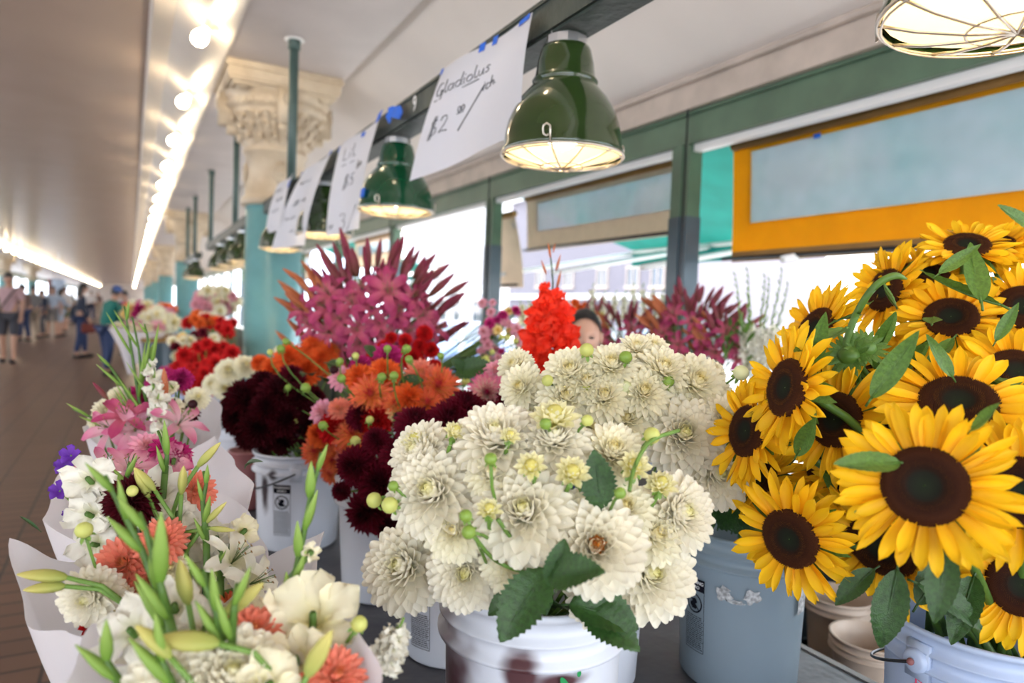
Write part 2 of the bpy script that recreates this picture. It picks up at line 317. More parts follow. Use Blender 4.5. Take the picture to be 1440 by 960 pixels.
def bud_mesh(name, m, seed=0):
    random.seed(seed); mb = MB()
    mb.ball((0, 0, 0), .86, .86, .80, 12, 8)
    for i in range(16):
        q = i/16; petal(mb, 1.55*(1-.1*q), .66, pmat(math.radians(62+42*q), i*GA, .0, -.62), bend=2.0, cup=.55, tip=.45, base=.55, ring=1, rnd=R(), nv=6, nu=3)
    return mb.mesh(name, m)
def sunflower_meshes(k):
    random.seed(40+k); mb = MB(); n = 22
    for ring, (L, th, z, c) in enumerate(((.60, 84, -.02, n), (.66, 94, -.05, n), (.5, 74, .0, 9))):
        for i in range(c):
            phi = (i+.5*ring)*6.283/c+U(-.09, .09)
            petal(mb, L*U(.86, 1.12), .185*U(.85, 1.15), pmat(math.radians(th+U(-9, 9)), phi, .38, z, U(-.35, .35)), bend=U(-.45, .5), cup=.45, tip=.6, base=.45, ring=1, rnd=R(), nv=7, nu=4, groove=.10, twist=U(-.5, .5))
    pet = mb.mesh('sunflower_petals', PM['sun'])
    mb = MB(); Rd = .46
    mb.lathe([(Rd*.9, -.10), (Rd, -.03), (Rd*.97, .03), (Rd*.8, .065), (Rd*.55, .07), (Rd*.36, .045), (Rd*.2, .03), (.01, .028)], 40)
    a = mb.a[-1]; v = mb.v[-1]; a[:, 0] = np.hypot(v[:, 0], v[:, 1])/Rd; a[:, 1] = 0
    vs = []; fs = []; at = []
    for i in range(1500):
        q = math.sqrt((i+.5)/1500); r = Rd*q; ph = i*GA; z = np.interp(q, [0, .2, .36, .55, .8, .97, 1], [.028, .03, .045, .07, .065, .03, .0]); s = .0085 if q > .4 else .006
        h = (.034 if q > .42 else .012)*U(.7, 1.3)
        x, y = r*math.cos(ph), r*math.sin(ph); b = len(vs); lean = (.25*(q-.5)*h*3)
        for c in range(4):
            cc = c*1.571+ph; vs.append((x+s*math.cos(cc), y+s*math.sin(cc), z-.005)); at.append((q, 0, 0))
        vs.append((x*(1+lean), y*(1+lean), z+h)); tipc = (.75*U(.3, 1.1) if (.50 < q < .62 or q > .90) else (.25*R() if q > .42 else 0)); at.append((q, tipc, 0))
        fs += [(b+c, b+(c+1) % 4, b+4) for c in range(4)]
    mb.add(vs, fs, 0, at); disc = mb.mesh('sunflower_disc', M['disc'])
    mb = MB()
    for i in range(22): petal(mb, U(.42, .62), .17, pmat(math.radians(100+12*(i % 2)+U(-8, 8)), i*6.283/22, .26, -.12), bend=U(-.2, .6), cup=.3, tip=.75, base=.9, ring=1, rnd=R(), nv=4, nu=2)
    mb.lathe([(.02, -.26), (.10, -.25), (.28, -.17), (Rd*.92, -.06)], 24)
    sep = mb.mesh('sepals', M['leaf_light'])
    return pet, disc, sep
def leaf_mesh(name, m, L=1, Wd=.55, serr=.0, fold=.25, bend=-.5, nv=26, seed=0):
    random.seed(seed); mb = MB(); y = z = 0; cy = []
    for j in range(nv+1):
        a = bend*j/nv; cy.append((y, z, a)); y += math.cos(a)*L/nv; z += math.sin(a)*L/nv
    ph = U(0, 6)
    def fn(u, w):
        y, z, a = cy[round(w*nv)]; x = (u-.5)*2
        hw = Wd*.5*(math.sin(math.pi*w**.75)**.85)*(1+serr*((w*nv/2) % 1-.5)*(1 if .05 < w < .97 else 0))+.004
        zz = fold*hw*abs(x)+.03*Wd*math.sin(7*w+ph+x*2)+.02*Wd*math.sin(w*60)*abs(x)
        return (hw*x, y-zz*math.sin(a)+hw*abs(x)*.15, z+zz*math.cos(a), (w, 1, .5))
    mb.grid(6, nv, fn)
    mb.tube([(0, cy[j][0], cy[j][1]-.004) for j in range(0, nv, 3)], [.018*L*(1-j/nv)+.003 for j in range(0, nv, 3)], 5)
    mb.tube([(0, 0, 0), (0, -.12*L, -.03*L)], .016*L, 5)
    return mb.mesh(name, m)
def lily_meshes(pm, seed=0):
    random.seed(seed); mb = MB()
    for i in range(6):
        petal(mb, 1.15, .52 if i % 2 else .38, pmat(math.radians(34 if i % 2 else 38), i*1.0472+U(-.05, .05), .03, 0), bend=-1.5+U(-.25, .25), cup=.5, tip=.62, base=.35, ring=1, rnd=R(), nv=9, nu=4, groove=-.08, ruff=.12)
    pet = mb.mesh('lily_petals', pm); mb = MB()
    for i in range(6):
        a = i*1.047+.5; mb.tube([(0, 0, 0), (.08*math.cos(a), .08*math.sin(a), .4), (.2*math.cos(a), .2*math.sin(a), .72)], .008, 4, 0)
        mb.ball((.2*math.cos(a), .2*math.sin(a), .73), .05, .02, .02, 6, 4, 1)
    mb.tube([(0, 0, 0), (.02, 0, .5), (.05, 0, .85)], .014, 5, 0)
    return pet, mb.mesh('stamens', [M['leaf_light'], M['hem_brown']])
def bud_long_mesh(name, m, seed=0, fat=.10):
    mb = MB(); pr = [(.015, -.04), (.03, 0), (fat*.7, .10), (fat, .3), (fat*1.02, .5), (fat*.8, .72), (fat*.42, .9), (.012, 1.0)]
    mb.lathe(pr, 12, mod=lambda r, z, t: r*(1+.16*math.cos(3*t)))
    for a in mb.a: a[:, 1] = 1
    return mb.mesh(name, m)
def bloom_glad(pm, seed=0, ruff=.42):
    random.seed(seed); mb = MB()
    for i in range(6):
        petal(mb, 1.0*U(.9, 1.1), .82 if i % 2 else .70, pmat(math.radians(28 if i % 2 else 36), i*1.0472, .02, 0), bend=-1.15+U(-.3, .3), cup=.35, tip=.26, base=.18, ring=1, rnd=R(), nv=8, nu=6, ruff=ruff)
    return mb.mesh('gladiolus_bloom', pm)
def sheath_mesh():
    mb = MB(); mb.lathe([(.02, -.05), (.075, .05), (.115, .25), (.11, .5), (.065, .8), (.012, 1.05)], 10, mod=lambda r, z, t: r*(1+.25*math.cos(2*t)))
    for a in mb.a: a[:, 1] = 1
    return mb.mesh('gladiolus_bud', M['glad_bud'])
MS = {}
for k, (pm, kind, N, wd, lo) in {'white': ('white', 'deco', 165, .36, .5), 'ivory': ('ivory', 'deco', 135, .34, .5), 'burgundy': ('burgundy', 'ball', 150, .21, .8), 'black': ('black', 'ball', 120, .22, .8),
        'coral': ('coral', 'cactus', 110, .26, .6), 'orange': ('orange', 'ball', 110, .25, .75), 'salmon': ('salmon', 'deco', 100, .28, .55), 'red': ('red', 'ball', 90, .27, .75), 'pinkwhite': ('pinkwhite', 'cactus', 130, .22, .7),
        'yellow': ('yellow', 'open', 70, .32, .6), 'pink': ('pink', 'open', 50, .36, .6), 'magenta': ('magenta', 'ball', 70, .3, .7)}.items():
    nvar = 4 if k == 'white' else 2
    MS[k] = [dahlia_mesh('dahlia_petals', PM[pm], N=N+10*v, wd=wd, kind=kind, lo=lo, seed=v*13+N, th1=(112+4*v if kind != 'ball' else 125)) for v in range(nvar)]
for k, pm in (('daisy_white', 'ivory'), ('daisy_red', 'red'), ('daisy_orange', 'orange'), ('daisy_pink', 'pink'), ('daisy_burgundy', 'burgundy'), ('daisy_magenta', 'magenta'), ('daisy_yellow', 'yellow'), ('daisy_purple', 'purple')):
    MS[k] = [dahlia_mesh('flower_petals', PM[pm], N=34, wd=.42, kind='open', lo=.6, seed=5, nv=3, nu=2, th1=105)]
HALF = {'white': [halfopen_mesh('half_open_petals', PM['half'], seed=1), halfopen_mesh('half_open_petals', PM['half'], 36, seed=2)], 'yellow': [halfopen_mesh('half_open_petals', PM['yellow'], seed=3)]}
CAL = calyx_mesh('calyx'); CALB = calyx_mesh('calyx', 6, .95, 105, -.62, 3)
BUD = {k: bud_mesh('bud_petals', M[k], 2) for k in ('bud_green', 'bud_cream', 'bud_white')}
BUD['bud_dark'] = bud_mesh('bud_petals', PM['burgundy'], 3)
SUN = [sunflower_meshes(k) for k in range(4)]
LEAF = leaf_mesh('leaf', M['leaf'], serr=.34, Wd=.62, seed=1); LEAF2 = leaf_mesh('leaf', M['leaf'], serr=.2, Wd=.58, fold=.5, bend=-1.0, seed=3)
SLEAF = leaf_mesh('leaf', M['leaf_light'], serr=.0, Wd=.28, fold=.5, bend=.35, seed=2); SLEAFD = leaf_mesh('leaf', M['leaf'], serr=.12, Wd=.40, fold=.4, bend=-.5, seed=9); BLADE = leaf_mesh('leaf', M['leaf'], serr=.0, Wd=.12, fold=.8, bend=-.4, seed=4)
LIL = {'purple': lily_meshes(PM['lily'], 1), 'pink': lily_meshes(PM['lily_pink'], 2), 'white': lily_meshes(PM['glad_white'], 3)}
LB = {k: bud_long_mesh('lily_bud', M[k]) for k in ('lily_bud', 'lily_bud_orange', 'lily_bud_green')}
GB = {'red': [bloom_glad(PM['glad_red'], 1), bloom_glad(PM['glad_red'], 4)], 'white': [bloom_glad(PM['glad_white'], 2), bloom_glad(PM['glad_white'], 5)], 'cream': [bloom_glad(PM['glad_cream'], 3), bloom_glad(PM['glad_cream'], 6)], 'pink': [bloom_glad(PM['lily_pink'], 7)]}
SHE = sheath_mesh()
# ------------------------------------------------------------ flower builders
def vdir(p, a, b):
    """unit direction: towards the viewer's side, turned a to the right and b upwards"""
    t = (CAM-Vector(p)).normalized(); rt = t.cross(Vector((0, 0, 1))).normalized()*-1; up = rt.cross(t)*-1
    if up.z < 0: up = -up
    if rt.dot(CR) < 0: rt = -rt
    return (t+rt*a+up*b).normalized()
def bez(p0, d0, p1, d1, n=9):
    p0, d0, p1, d1 = map(Vector, (p0, d0, p1, d1)); a = p0+d0; b = p1+d1; o = []
    for i in range(n+1):
        t = i/n; o.append(p0*(1-t)**3+a*3*t*(1-t)**2+b*3*t*t*(1-t)+p1*t**3)
    return o
def stem(root, p, z, foot, r=.003, m='stem', kink=.10):
    """p: where the flower sits; z: its axis; foot: where the stem enters the bucket"""
    p, foot, z = Vector(p), Vector(foot), Vector(z); L = (foot-p).length
    pts = bez(Vector((0, 0, 0)), -z*L*.28, foot-p, (p-foot).normalized()*L*.3+Vector((0, 0, L*.12)))
    mb = MB(); mb.tube(pts, r, 6); return mb.build('stem', M[m], root)
def dahlia(kind, p, z, s, foot, label, group=None, var=None, cat='flower', calyx=True, name='dahlia', mesh=None, half=False):
    root = thing(name, label, cat, p, group=group); ml = (HALF if half else MS)[kind]
    me = mesh or ml[random.randrange(len(ml)) if var is None else var % len(ml)]
    F = frame((0, 0, 0), z, U(0, 6.28), s); inst('petals', me, root, F @ Matrix.Diagonal((U(.95, 1.05), U(.95, 1.05), U(.82, 1.0), 1)))
    if calyx: inst('calyx', CAL, root, F @ Matrix.Scale(.75 if not half else 1.0, 4) @ Matrix.Translation((0, 0, -.1 if not half else -.35)))
    stem(root, Vector(p)-Vector(z)*s*.2, z, foot, .0032); return root
def flower_bud(kind, p, z, s, foot, label, group=None):
    root = thing('flower_bud', label, 'flower bud', p, group=group); F = frame((0, 0, 0), z, U(0, 6.28), s)
    inst('bud_petals', BUD[kind], root, F); inst('calyx', CALB, root, F); stem(root, Vector(p)-Vector(z)*s*.6, z, foot, .0022); return root
def sunflower(px, py, dp, s, a, b, label, foot, k=0, group=None):
    p = P(px, py, dp); z = vdir(p, a, b); root = thing('sunflower', label, 'sunflower', p, group=group)
    F = frame((0, 0, 0), z, U(0, 6.28), s); pet, disc, sep = SUN[k % 4]
    inst('petals', pet, root, F); inst('seed_disc', disc, root, F); inst('sepals', sep, root, F)
    stem(root, p-z*s*.22, z, foot, .007, 'leaf_light'); return root
def leaf(p, d, up, s, label, me=None, name='leaf', group=None):
    """a separate leaf: p base, d direction of its length, up its upper side"""
    d = Vector(d).normalized(); up = Vector(up); x = d.cross(up).normalized(); u = x.cross(d)
    Mx = Matrix((x, d, u)).transposed().to_4x4(); Mx = Matrix.Translation(Vector(p)) @ Mx @ Matrix.Scale(s, 4)
    o = inst(name, me or LEAF, None, Mx); return tag(o, label, 'leaf', group)
def lily(kind, p, z, s, foot, label, group=None):
    root = thing('lily', label, 'lily', p, group=group); F = frame((0, 0, 0), z, U(0, 6.28), s)
    pet, st = LIL[kind]; inst('petals', pet, root, F); inst('stamens', st, root, F); stem(root, p, z, foot, .004); return root
def lily_bud(kind, p, z, s, foot, label, group=None, name='lily_bud'):
    root = thing(name, label, 'flower bud', p, group=group)
    inst('bud_petals', LB[kind], root, frame((0, 0, 0), z, U(0, 6), s)); stem(root, p, z, foot, .003); return root
def gladiolus(kind, base, top, nb, nbud, s, label, group=None, face=None, dense=1.0):
    """spike from base to top: nb open blooms low, nbud sheathed buds above"""
    base, top = Vector(base), Vector(top); root = thing('gladiolus', label, 'gladiolus', base, group=group); ax = (top-base); L = ax.length; axn = ax.normalized()
    side = (Vector(face) if face else (CAM-base)).normalized(); side = (side-axn*side.dot(axn)).normalized(); sx = axn.cross(side)
    mb = MB(); pts = [axn*L*t+sx*.006*math.sin(t*9) for t in [i/10 for i in range(11)]]; mb.tube(pts, [.006-.0045*i/10 for i in range(11)], 6)
    if L > .25: mb.tube([Vector((0, 0, 0)), -axn*.1-Vector((0, 0, .15))], .005, 6)
    mb.build('stem', M['leaf_light'], root); n = nb+nbud
    for i in range(n):
        t = .12+.86*i/max(1, n-1); sgn = 1 if i % 2 else -1
        if i < nb:
            d = (side*.9+sx*sgn*.55+axn*.35).normalized(); sc = s*(1-.25*i/n)*U(.92, 1.08)
            inst('bloom', random.choice(GB[kind]), root, frame(axn*L*t-d*.1*s, d, U(0, 6), sc))
            inst('bud', SHE, root, frame(axn*L*t, (d+axn*.8).normalized(), 0, s*.55))
        else:
            k = (i-nb)/max(1, nbud); d = (axn*1.5+sx*sgn*.55*(1-k*.6)+side*.3).normalized()
            inst('bud', SHE, root, frame(axn*L*t, d, 0, s*(.95-.5*k)))
    return root
def dome(px, py, cx, cy, rx, ry, d0, h):
    q = ((px-cx)/rx)**2+((py-cy)/ry)**2; return d0-h*math.sqrt(max(0, 1-q))
# ------------------------------------------------------------ the building
mb = MB(); mb.box(-9, 2.96, -6, 150, -.1, 0); struct('floor', mb, M['floor_tile'])
mb = MB(); mb.box(-4.6, .1, -5, 150, 3.80, 3.95); struct('ceiling', mb, M['corridor_ceiling'])
def prism(mb, poly, y0, y1, mi=0):
    n = len(poly); v = [(x, y0, z) for x, z in poly]+[(x, y1, z) for x, z in poly]
    mb.add(v, [tuple(range(n)), tuple(range(2*n-1, n-1, -1))]+[(i, i+n, (i+1) % n+n, (i+1) % n) for i in range(n)], mi)
mb = MB(); prism(mb, [(.1, 3.80), (.12, 3.74), (.27, 3.73), (.64, 3.50), (.66, 3.50), (.66, 3.95), (.1, 3.95)], -5, 150); struct('trim_1', mb, M['cove'])
mb = MB(); prism(mb, [(-4.6, 3.80), (-4.62, 3.74), (-4.77, 3.73), (-5.14, 3.50), (-5.16, 3.50), (-5.16, 3.95), (-4.6, 3.95)], -5, 150); struct('trim_2', mb, M['cove'])
mb = MB(); mb.box(.66, 1.62, -5, 150, 3.505, 3.95); struct('ceiling_soffit', mb, M['soffit']).name = 'ceiling_2'
mb = MB(); mb.box(-6.2, -5.16, -5, 150, 3.505, 3.95); struct('ceiling_3', mb, M['soffit'])
mb = MB(); prism(mb, [(1.62, 3.56), (2.80, 2.90), (3.0, 2.90), (3.0, 3.1), (1.62, 3.8)], -5, 150); struct('ceiling_4', mb, M['ceiling_white'])
mb = MB(); prism(mb, [(-6.2, 3.56), (-8.6, 3.3), (-8.6, 3.6), (-6.2, 3.95)], -5, 150); struct('ceiling_5', mb, M['ceiling_white'])
# thin cable along the white ceiling
mb = MB(); a = PX(1055, 0, 2.2); mb.tube([(1.9, .9, 3.37), (2.3, 1.35, 3.165), (2.76, 1.78, 2.91)], .006, 5)
tag(mb.build('ceiling_cable', M['dark_metal']), 'thin dark cable running down the white sloped ceiling above the windows', 'cable')
# window wall: cream beam, green header, white strip, posts, sill
mb = MB(); mb.box(2.78, 3.0, -5, 150, 2.72, 2.90); mb.tube([(2.77, -1.5, 2.88), (2.77, 90, 2.88)], .022, 8); struct('trim_3', mb, M['beam_cream'])
mb = MB(); mb.box(2.84, 3.06, -5, 150, 2.54, 2.72); mb.box(2.82, 2.84, -5, 150, 2.70, 2.72); struct('trim_4', mb, M['header_green'])
mb = MB(); mb.box(2.88, 2.93, -5, 150, 2.50, 2.54); struct('trim_5', mb, M['white_paint'])
mb = MB(); mb.box(2.86, 3.0, -5, 150, 0, .72); struct('wall_right', mb, M['header_green'])
mb = MB(); mb.box(2.80, 3.04, -5, 150, .72, .76); struct('trim_6', mb, M['white_paint'])
posts = [3.12, 5.62, 8.3]+[11+2.7*i for i in range(14)]
for i, y in enumerate(posts):
    w = .075
    t = thing('window_post', 'far slim two-tone post in the receding window wall' if i > 2 else ('slim two-tone window post '+['between the orange and the beige blind', 'between the beige blind and the open bay with the building', 'behind the purple lilies, right of the green lamp'][i]), 'post', (2.9, y, 0), group='far window posts' if i > 2 else None)
    mb = MB(); mb.box(-.05, .05, -w, w, 2.12, 2.56); mb.box(-.06, -.03, -w*.3, w*.3, 2.12, 2.56); mb.build('upper_section', M['header_green'], t, False)
    mb = MB(); mb.box(-.055, .055, -w-.004, w+.004, 0, 2.12); mb.box(-.065, -.03, -w*.3, w*.3, 0, 2.12); mb.build('lower_section', M['post_grey'], t, False)
    if i < 5:
        mb = MB(); mb.tube([(-.11, -w-.03, 2.72), (-.11, -w-.03, .8)], .006, 6); mb.build('pull_cord', M['dark_metal'], t)
# columns with carved capitals
def column(x, y, first=False, label='', group=None, right=True):
    t = thing('column', label, 'column', (x, y, 0), group=group); sh = .245
    mb = MB(); mb.lathe([(sh+.03, 0), (sh+.03, .2), (sh, .22), (sh, 2.40), (sh-.02, 2.41)], 40); mb.build('shaft', M['column_blue'], t)
    n = 48 if first else 24; mb = MB()
    def fl(r, z, tt): return r
    mb.lathe([(sh, 2.38), (sh+.035, 2.385), (sh+.05, 2.42), (sh+.03, 2.455), (sh+.01, 2.47), (sh+.01, 2.83), (sh+.03, 2.84), (sh+.035, 2.87), (sh+.015, 2.89)], n)
    def fan(r, z, tt): return r*(1+.045*abs(math.sin(tt*4)))
    mb.lathe([(sh+.015, 2.88), (sh+.03, 2.95), (sh+.07, 3.05), (sh+.11, 3.13), (sh+.13, 3.17), (sh+.12, 3.19), (sh+.16, 3.20), (sh+.18, 3.24), (sh+.16, 3.27), (sh+.19, 3.29), (sh+.2, 3.33)], n, mod=fan)
    if first:
        random.seed(3)   # carved leaves, beads and rosettes
        for i in range(44):
            a = i*6.283/44; mb.ball(((sh+.178)*math.cos(a), (sh+.178)*math.sin(a), 3.235), .022, .022, .026, 6, 5)
        for rr in range(3):
            for i in range(16):
                a = (i+.5*rr)*6.283/16; zz = 2.90+.08*rr; ro = sh+.03+.035*rr
                petal(mb, .13, .085, Matrix.Rotation(a-1.5708, 4, 'Z') @ Matrix.Translation((0, ro, zz)) @ Matrix.Rotation(1.25, 4, 'X'), bend=-.9, cup=.6, tip=.5, base=.7, nv=5, nu=4)
                mb.ball(((ro+.04)*math.cos(a+.2), (ro+.04)*math.sin(a+.2), zz+.06), .022, .022, .03, 6, 4)
        for a in (0, 1.5708, 3.1416, 4.7124):
            c, s = math.cos(a), math.sin(a)
            Mx = Matrix.Translation(((sh+.01)*c, (sh+.01)*s, 2.66)) @ Matrix.Rotation(a, 4, 'Z') @ Matrix.Rotation(1.5708, 4, 'Y')
            mb.lathe([(.075, 0), (.078, .012), (.062, .016), (.058, .006), (.035, .008), (.03, .018), (.001, .02)], 20, M=Mx)
            mb.box(-.06, .06, sh+.05, sh+.24, 3.06, 3.33, M=Matrix.Rotation(a, 4, 'Z'))
            mb.box(-.045, .045, sh+.04, sh+.17, 2.99, 3.07, M=Matrix.Rotation(a, 4, 'Z'))
            Mx = Matrix.Rotation(a, 4, 'Z') @ Matrix.Translation((0, sh+.24, 3.24)) @ Matrix.Rotation(-1.5708, 4, 'X')
            mb.lathe([(.05, 0), (.052, .01), (.035, .014), (.03, .004), (.015, .012), (.001, .014)], 14, M=Mx)
        mb.box(-sh-.014, -sh+.01, -.03, .03, 2.54, 2.76); mb.box(-.03, .03, -sh-.014, -sh+.01, 2.54, 2.76)
    else:
        for a in (0, 1.5708, 3.1416, 4.7124): mb.box(-.06, .06, sh+.04, sh+.22, 3.02, 3.33, M=Matrix.Rotation(a, 4, 'Z'))
    mb.build('capital', M['cream_paint'], t, True)
    mb = MB(); k = .47
    for hw, z0, z1 in ((.42, 3.32, 3.345), (.45, 3.345, 3.37), (k-.01, 3.37, 3.45), (k+.012, 3.45, 3.475), (k, 3.475, 3.51)): mb.box(-hw, hw, -hw, hw, z0, z1)
    for a in range(4):
        for s in (-1, 1): mb.ball((s*.34, -.34, 3.315), .05, .05, .02, 10, 5, M=Matrix.Rotation(a*1.5708, 4, 'Z'))
    mb.build('abacus', M['cream_paint'], t, False); return t
CY = [6.35, 18.0]
column(1.13, 6.55, True, 'nearest tall blue column with a carved cream capital, beside the purple lilies')
column(1.13, 17.6, False, 'second blue column down the aisle, slimmer in view, behind the red dahlias')
for i, y in enumerate((29, 40.5, 52, 64)): column(1.13, y, False, 'small distant blue column far down the right of the aisle', 'distant right columns')
for i, y in enumerate((10, 21, 32, 43, 54)): column(-5.65, y, False, 'distant column along the left side of the aisle behind the crowd', 'left columns')
# light bulbs in the two coves
def cove_bulb(x, y, z, nrm, label, group, simple=False):
    t = thing('light_bulb', label, 'light bulb', (x, y, z), group=group); Fm = frame((0, 0, 0), nrm)
    mb = MB(); mb.lathe([(.075, 0), (.07, .008), (.035, .012), (.035, .05), (.028, .06), (.001, .06)], 12 if not simple else 8, M=Fm); mb.build('socket', M['porcelain'], t)
    mb = MB(); mb.lathe([(.022, .055), (.03, .08), (.05, .115), (.058, .15), (.048, .185), (.025, .203), (.001, .208)], 14 if not simple else 8, M=Fm); mb.build('glass_bulb', M['cove_bulb'], t)
nr = Vector((-.53, 0, -.85)).normalized(); ys = [1.0, 2.05, 3.1]+[4.15+1.18*i for i in range(54)]
words = ['nearest large glowing bulb in the right cove, above the corridor', 'second nearest glowing bulb in the right cove', 'third glowing bulb from the front in the right cove', 'fourth glowing bulb from the front in the right cove']
YB = [PZ(262, 42, 3.52).y]; 
YB = []
for (bx, by) in ((262, 42), (244, 133), (227, 193), (221, 229)): YB.append(PZ(bx, by, 3.5).y)
dy = (YB[3]-YB[0])/3; y0 = YB[0]
print('bulb ys', YB)
for i in range(-2, 90):
    y = y0+dy*i
    if y < 0.3 or y > 148: continue
    lab = words[i] if 0 <= i < 4 else 'small glowing bulb in the receding row of the right cove'
    cove_bulb(.50, y, 3.587, nr, lab, None if 0 <= i < 4 else 'far cove bulbs right', i > 5)
nl = Vector((.53, 0, -.85)).normalized()
for i in range(60):
    y = 8+2.3*i
    if y < 148: cove_bulb(-5.0, y, 3.587, nl, 'small glowing bulb in the row along the left side of the corridor', 'cove bulbs left', True)
# channel beams that carry the green lamps, with hanging pipes
def channel(y0, y1, label):
    mb = MB(); mb.box(.99, 1.11, y0, y1, 2.295, 2.385); mb.box(.985, 1.115, y0, y1, 2.375, 2.387); mb.box(1.0, 1.10, y0, y1, 2.287, 2.296)
    return tag(mb.build('lamp_rail', M['channel'], smooth=False), label, 'rail')
channel(-.6, 6.28, 'dark green steel rail over the counter carrying signs and the near lamps'); channel(6.8, 11.5, 'dark green lamp rail beyond the first column'); channel(13.6, 16.6, 'short far lamp rail before the second column')
for i, y in enumerate([5.4, 8.6, 11.45, 14.5, 16.4]):
    t = thing('hanging_pipe', 'thick green vertical pipe from ceiling to rail in front of the carved capital' if i == 0 else 'thin green pipe hanging from the ceiling far down the aisle', 'pipe', (1.05, y, 2.38), group=None if i == 0 else 'far hanging pipes')
    mb = MB(); mb.tube([(0, 0, 0), (0, 0, 1.12)], .034, 14); mb.build('tube', M['pipe_green'], t)
    mb = MB(); mb.tube([(0, 0, 1.05), (0, 0, 1.12)], .046, 14); mb.build('coupling', M['pipe_green'], t)
    if i == 0:
        mb = MB(); mb.lathe([(.001, 1.123), (.07, 1.122), (.075, 1.118), (.05, 1.112)], 16); mb.build('ceiling_flange', M['white_paint'], t)
# numeral on the rail
def text_mesh(s, size, name='numeral'):
    c = bpy.data.curves.new('t', 'FONT'); c.body = s; c.size = size; c.extrude = .0006; c.align_x = 'CENTER'; c.align_y = 'CENTER'; c.resolution_u = 3
    o = bpy.data.objects.new('t', c); COL.objects.link(o); dg = bpy.context.evaluated_depsgraph_get(); me = bpy.data.meshes.new_from_object(o.evaluated_get(dg))
    me = me.copy(); bpy.data.objects.remove(o); bpy.data.curves.remove(c); return me
me = text_mesh('9', .085); me.materials.append(M['white_paint'])
p = PX(583, 143, .984)
o = inst('rail_number', me, None, Matrix.Translation((.984, p.y, 2.338)) @ Matrix(((0, 0, -1, 0), (-1, 0, 0, 0), (0, 1, 0, 0), (0, 0, 0, 1)))); tag(o, 'small white numeral 9 painted on the green rail', 'number')
# green lamps
def lamp(y, m, label, group=None, spin=0.3, light=True, first=False):
    t = thing('pendant_lamp', label, 'lamp', (1.05, y, 1.96), group=group); n = 48 if first else 32
    prof = [(.168, .0), (.171, .004), (.170, .012), (.166, .02), (.163, .05), (.156, .085), (.143, .12), (.122, .155), (.10, .18), (.088, .193), (.090, .197), (.092, .203), (.088, .209), (.084, .214), (.079, .25), (.071, .285), (.066, .296), (.055, .30)]
    mb = MB(); mb.lathe(prof, n); mb.build('shade', M[m], t)
    mb = MB(); mb.lathe([(.164, .006), (.158, .05), (.15, .085), (.137, .118), (.117, .15), (.08, .185), (.05, .20), (.001, .2)], n); mb.build('reflector', M['lamp_inner'], t)
    mb = MB(); mb.lathe([(.056, .296), (.058, .30), (.058, .322), (.05, .326), (.05, .34), (.001, .34)], 12, mod=lambda r, z, a: r*(1+.02*math.cos(6*a))); mb.build('collar', M['steel'], t, False)
    mb = MB(); mb.ball((0, 0, .09), .062, .062, .072, 16, 10); mb.build('light_bulb', M['lamp_bulb'], t)
    mb = MB()
    def ring(r, z, tr, nn=40): mb.tube([(r*math.cos(i*6.2832/nn), r*math.sin(i*6.2832/nn), z) for i in range(nn+1)], tr, 5)
    ring(.171, -.002, .0035); ring(.06, -.030, .002, 24); ring(.166, -.008, .002)
    for i in range(12):
        a = spin+i*6.283/12; mb.tube([(.171*math.cos(a), .171*math.sin(a), -.002), (.12*math.cos(a), .12*math.sin(a), -.018), (.06*math.cos(a), .06*math.sin(a), -.030), (.002*math.cos(a), .002*math.sin(a), -.036)], .0028, 5)
    mb.build('wire_guard', M['wire'], t)
    for k in range(3):
        a = 3.9+k*2.094; ca, sa = math.cos(a), math.sin(a); mb = MB()
        mb.tube([(.178*ca+.010*sa*s, .178*sa-.010*ca*s, h) for s, h in ((-1, -.004), (-1, .03), (-.9, .038), (0, .044), (.9, .038), (1, .03), (.8, .018), (0, .012), (-.6, .016))], .0026, 5); mb.build('clip', M['wire'], t)
    if light:
        l = bpy.data.lights.new('lamp_light', 'SPOT'); l.spot_size = math.radians(142); l.spot_blend = .5; l.energy = 130; l.color = (1, .70, .38); l.shadow_soft_size = .035
        lo = bpy.data.objects.new('lamp_light', l); COL.objects.link(lo); lo.parent = t; lo.location = (0, 0, .05)
    return t
lamp(.50, 'lamp_green', 'nearest green lamp, cut by the top right corner, lit wire guard showing', spin=.1)
lamp(1.63, 'lamp_green', 'largest dark olive green enamel lamp with wire guard, hanging over the white dahlias', first=True)
lamp(3.01, 'lamp_green_far', 'second emerald green lamp with a blue tape scrap, half hidden by the gladiolus price sign')
lamp(4.35, 'lamp_green', 'third green lamp, mostly hidden between two price sheets'); lamp(5.76, 'lamp_green', 'fourth green lamp against the blue column, behind the last price sheets')
for y in (7.9, 8.9, 10.0, 14.2, 15.2): lamp(y, 'lamp_green', 'small distant green lamp on the rail past the first column', 'far green lamps')
p = PX(526, 276, .885)
mb = MB(); mb.grid(4, 3, lambda u, w: (.0, -(u-.5)*.05, (w-.5)*.04, (0, 0, 0))); mb.box(-.0005, .0005, -.03, .03, -.02, .02)
tag(mb.build('tape', M['tape'], M=Matrix.Translation((.8855, 2.985, 2.02)) @ Matrix.Rotation(.12, 4, 'Y')), 'blue tape scrap stuck low on the second green lamp', 'tape')
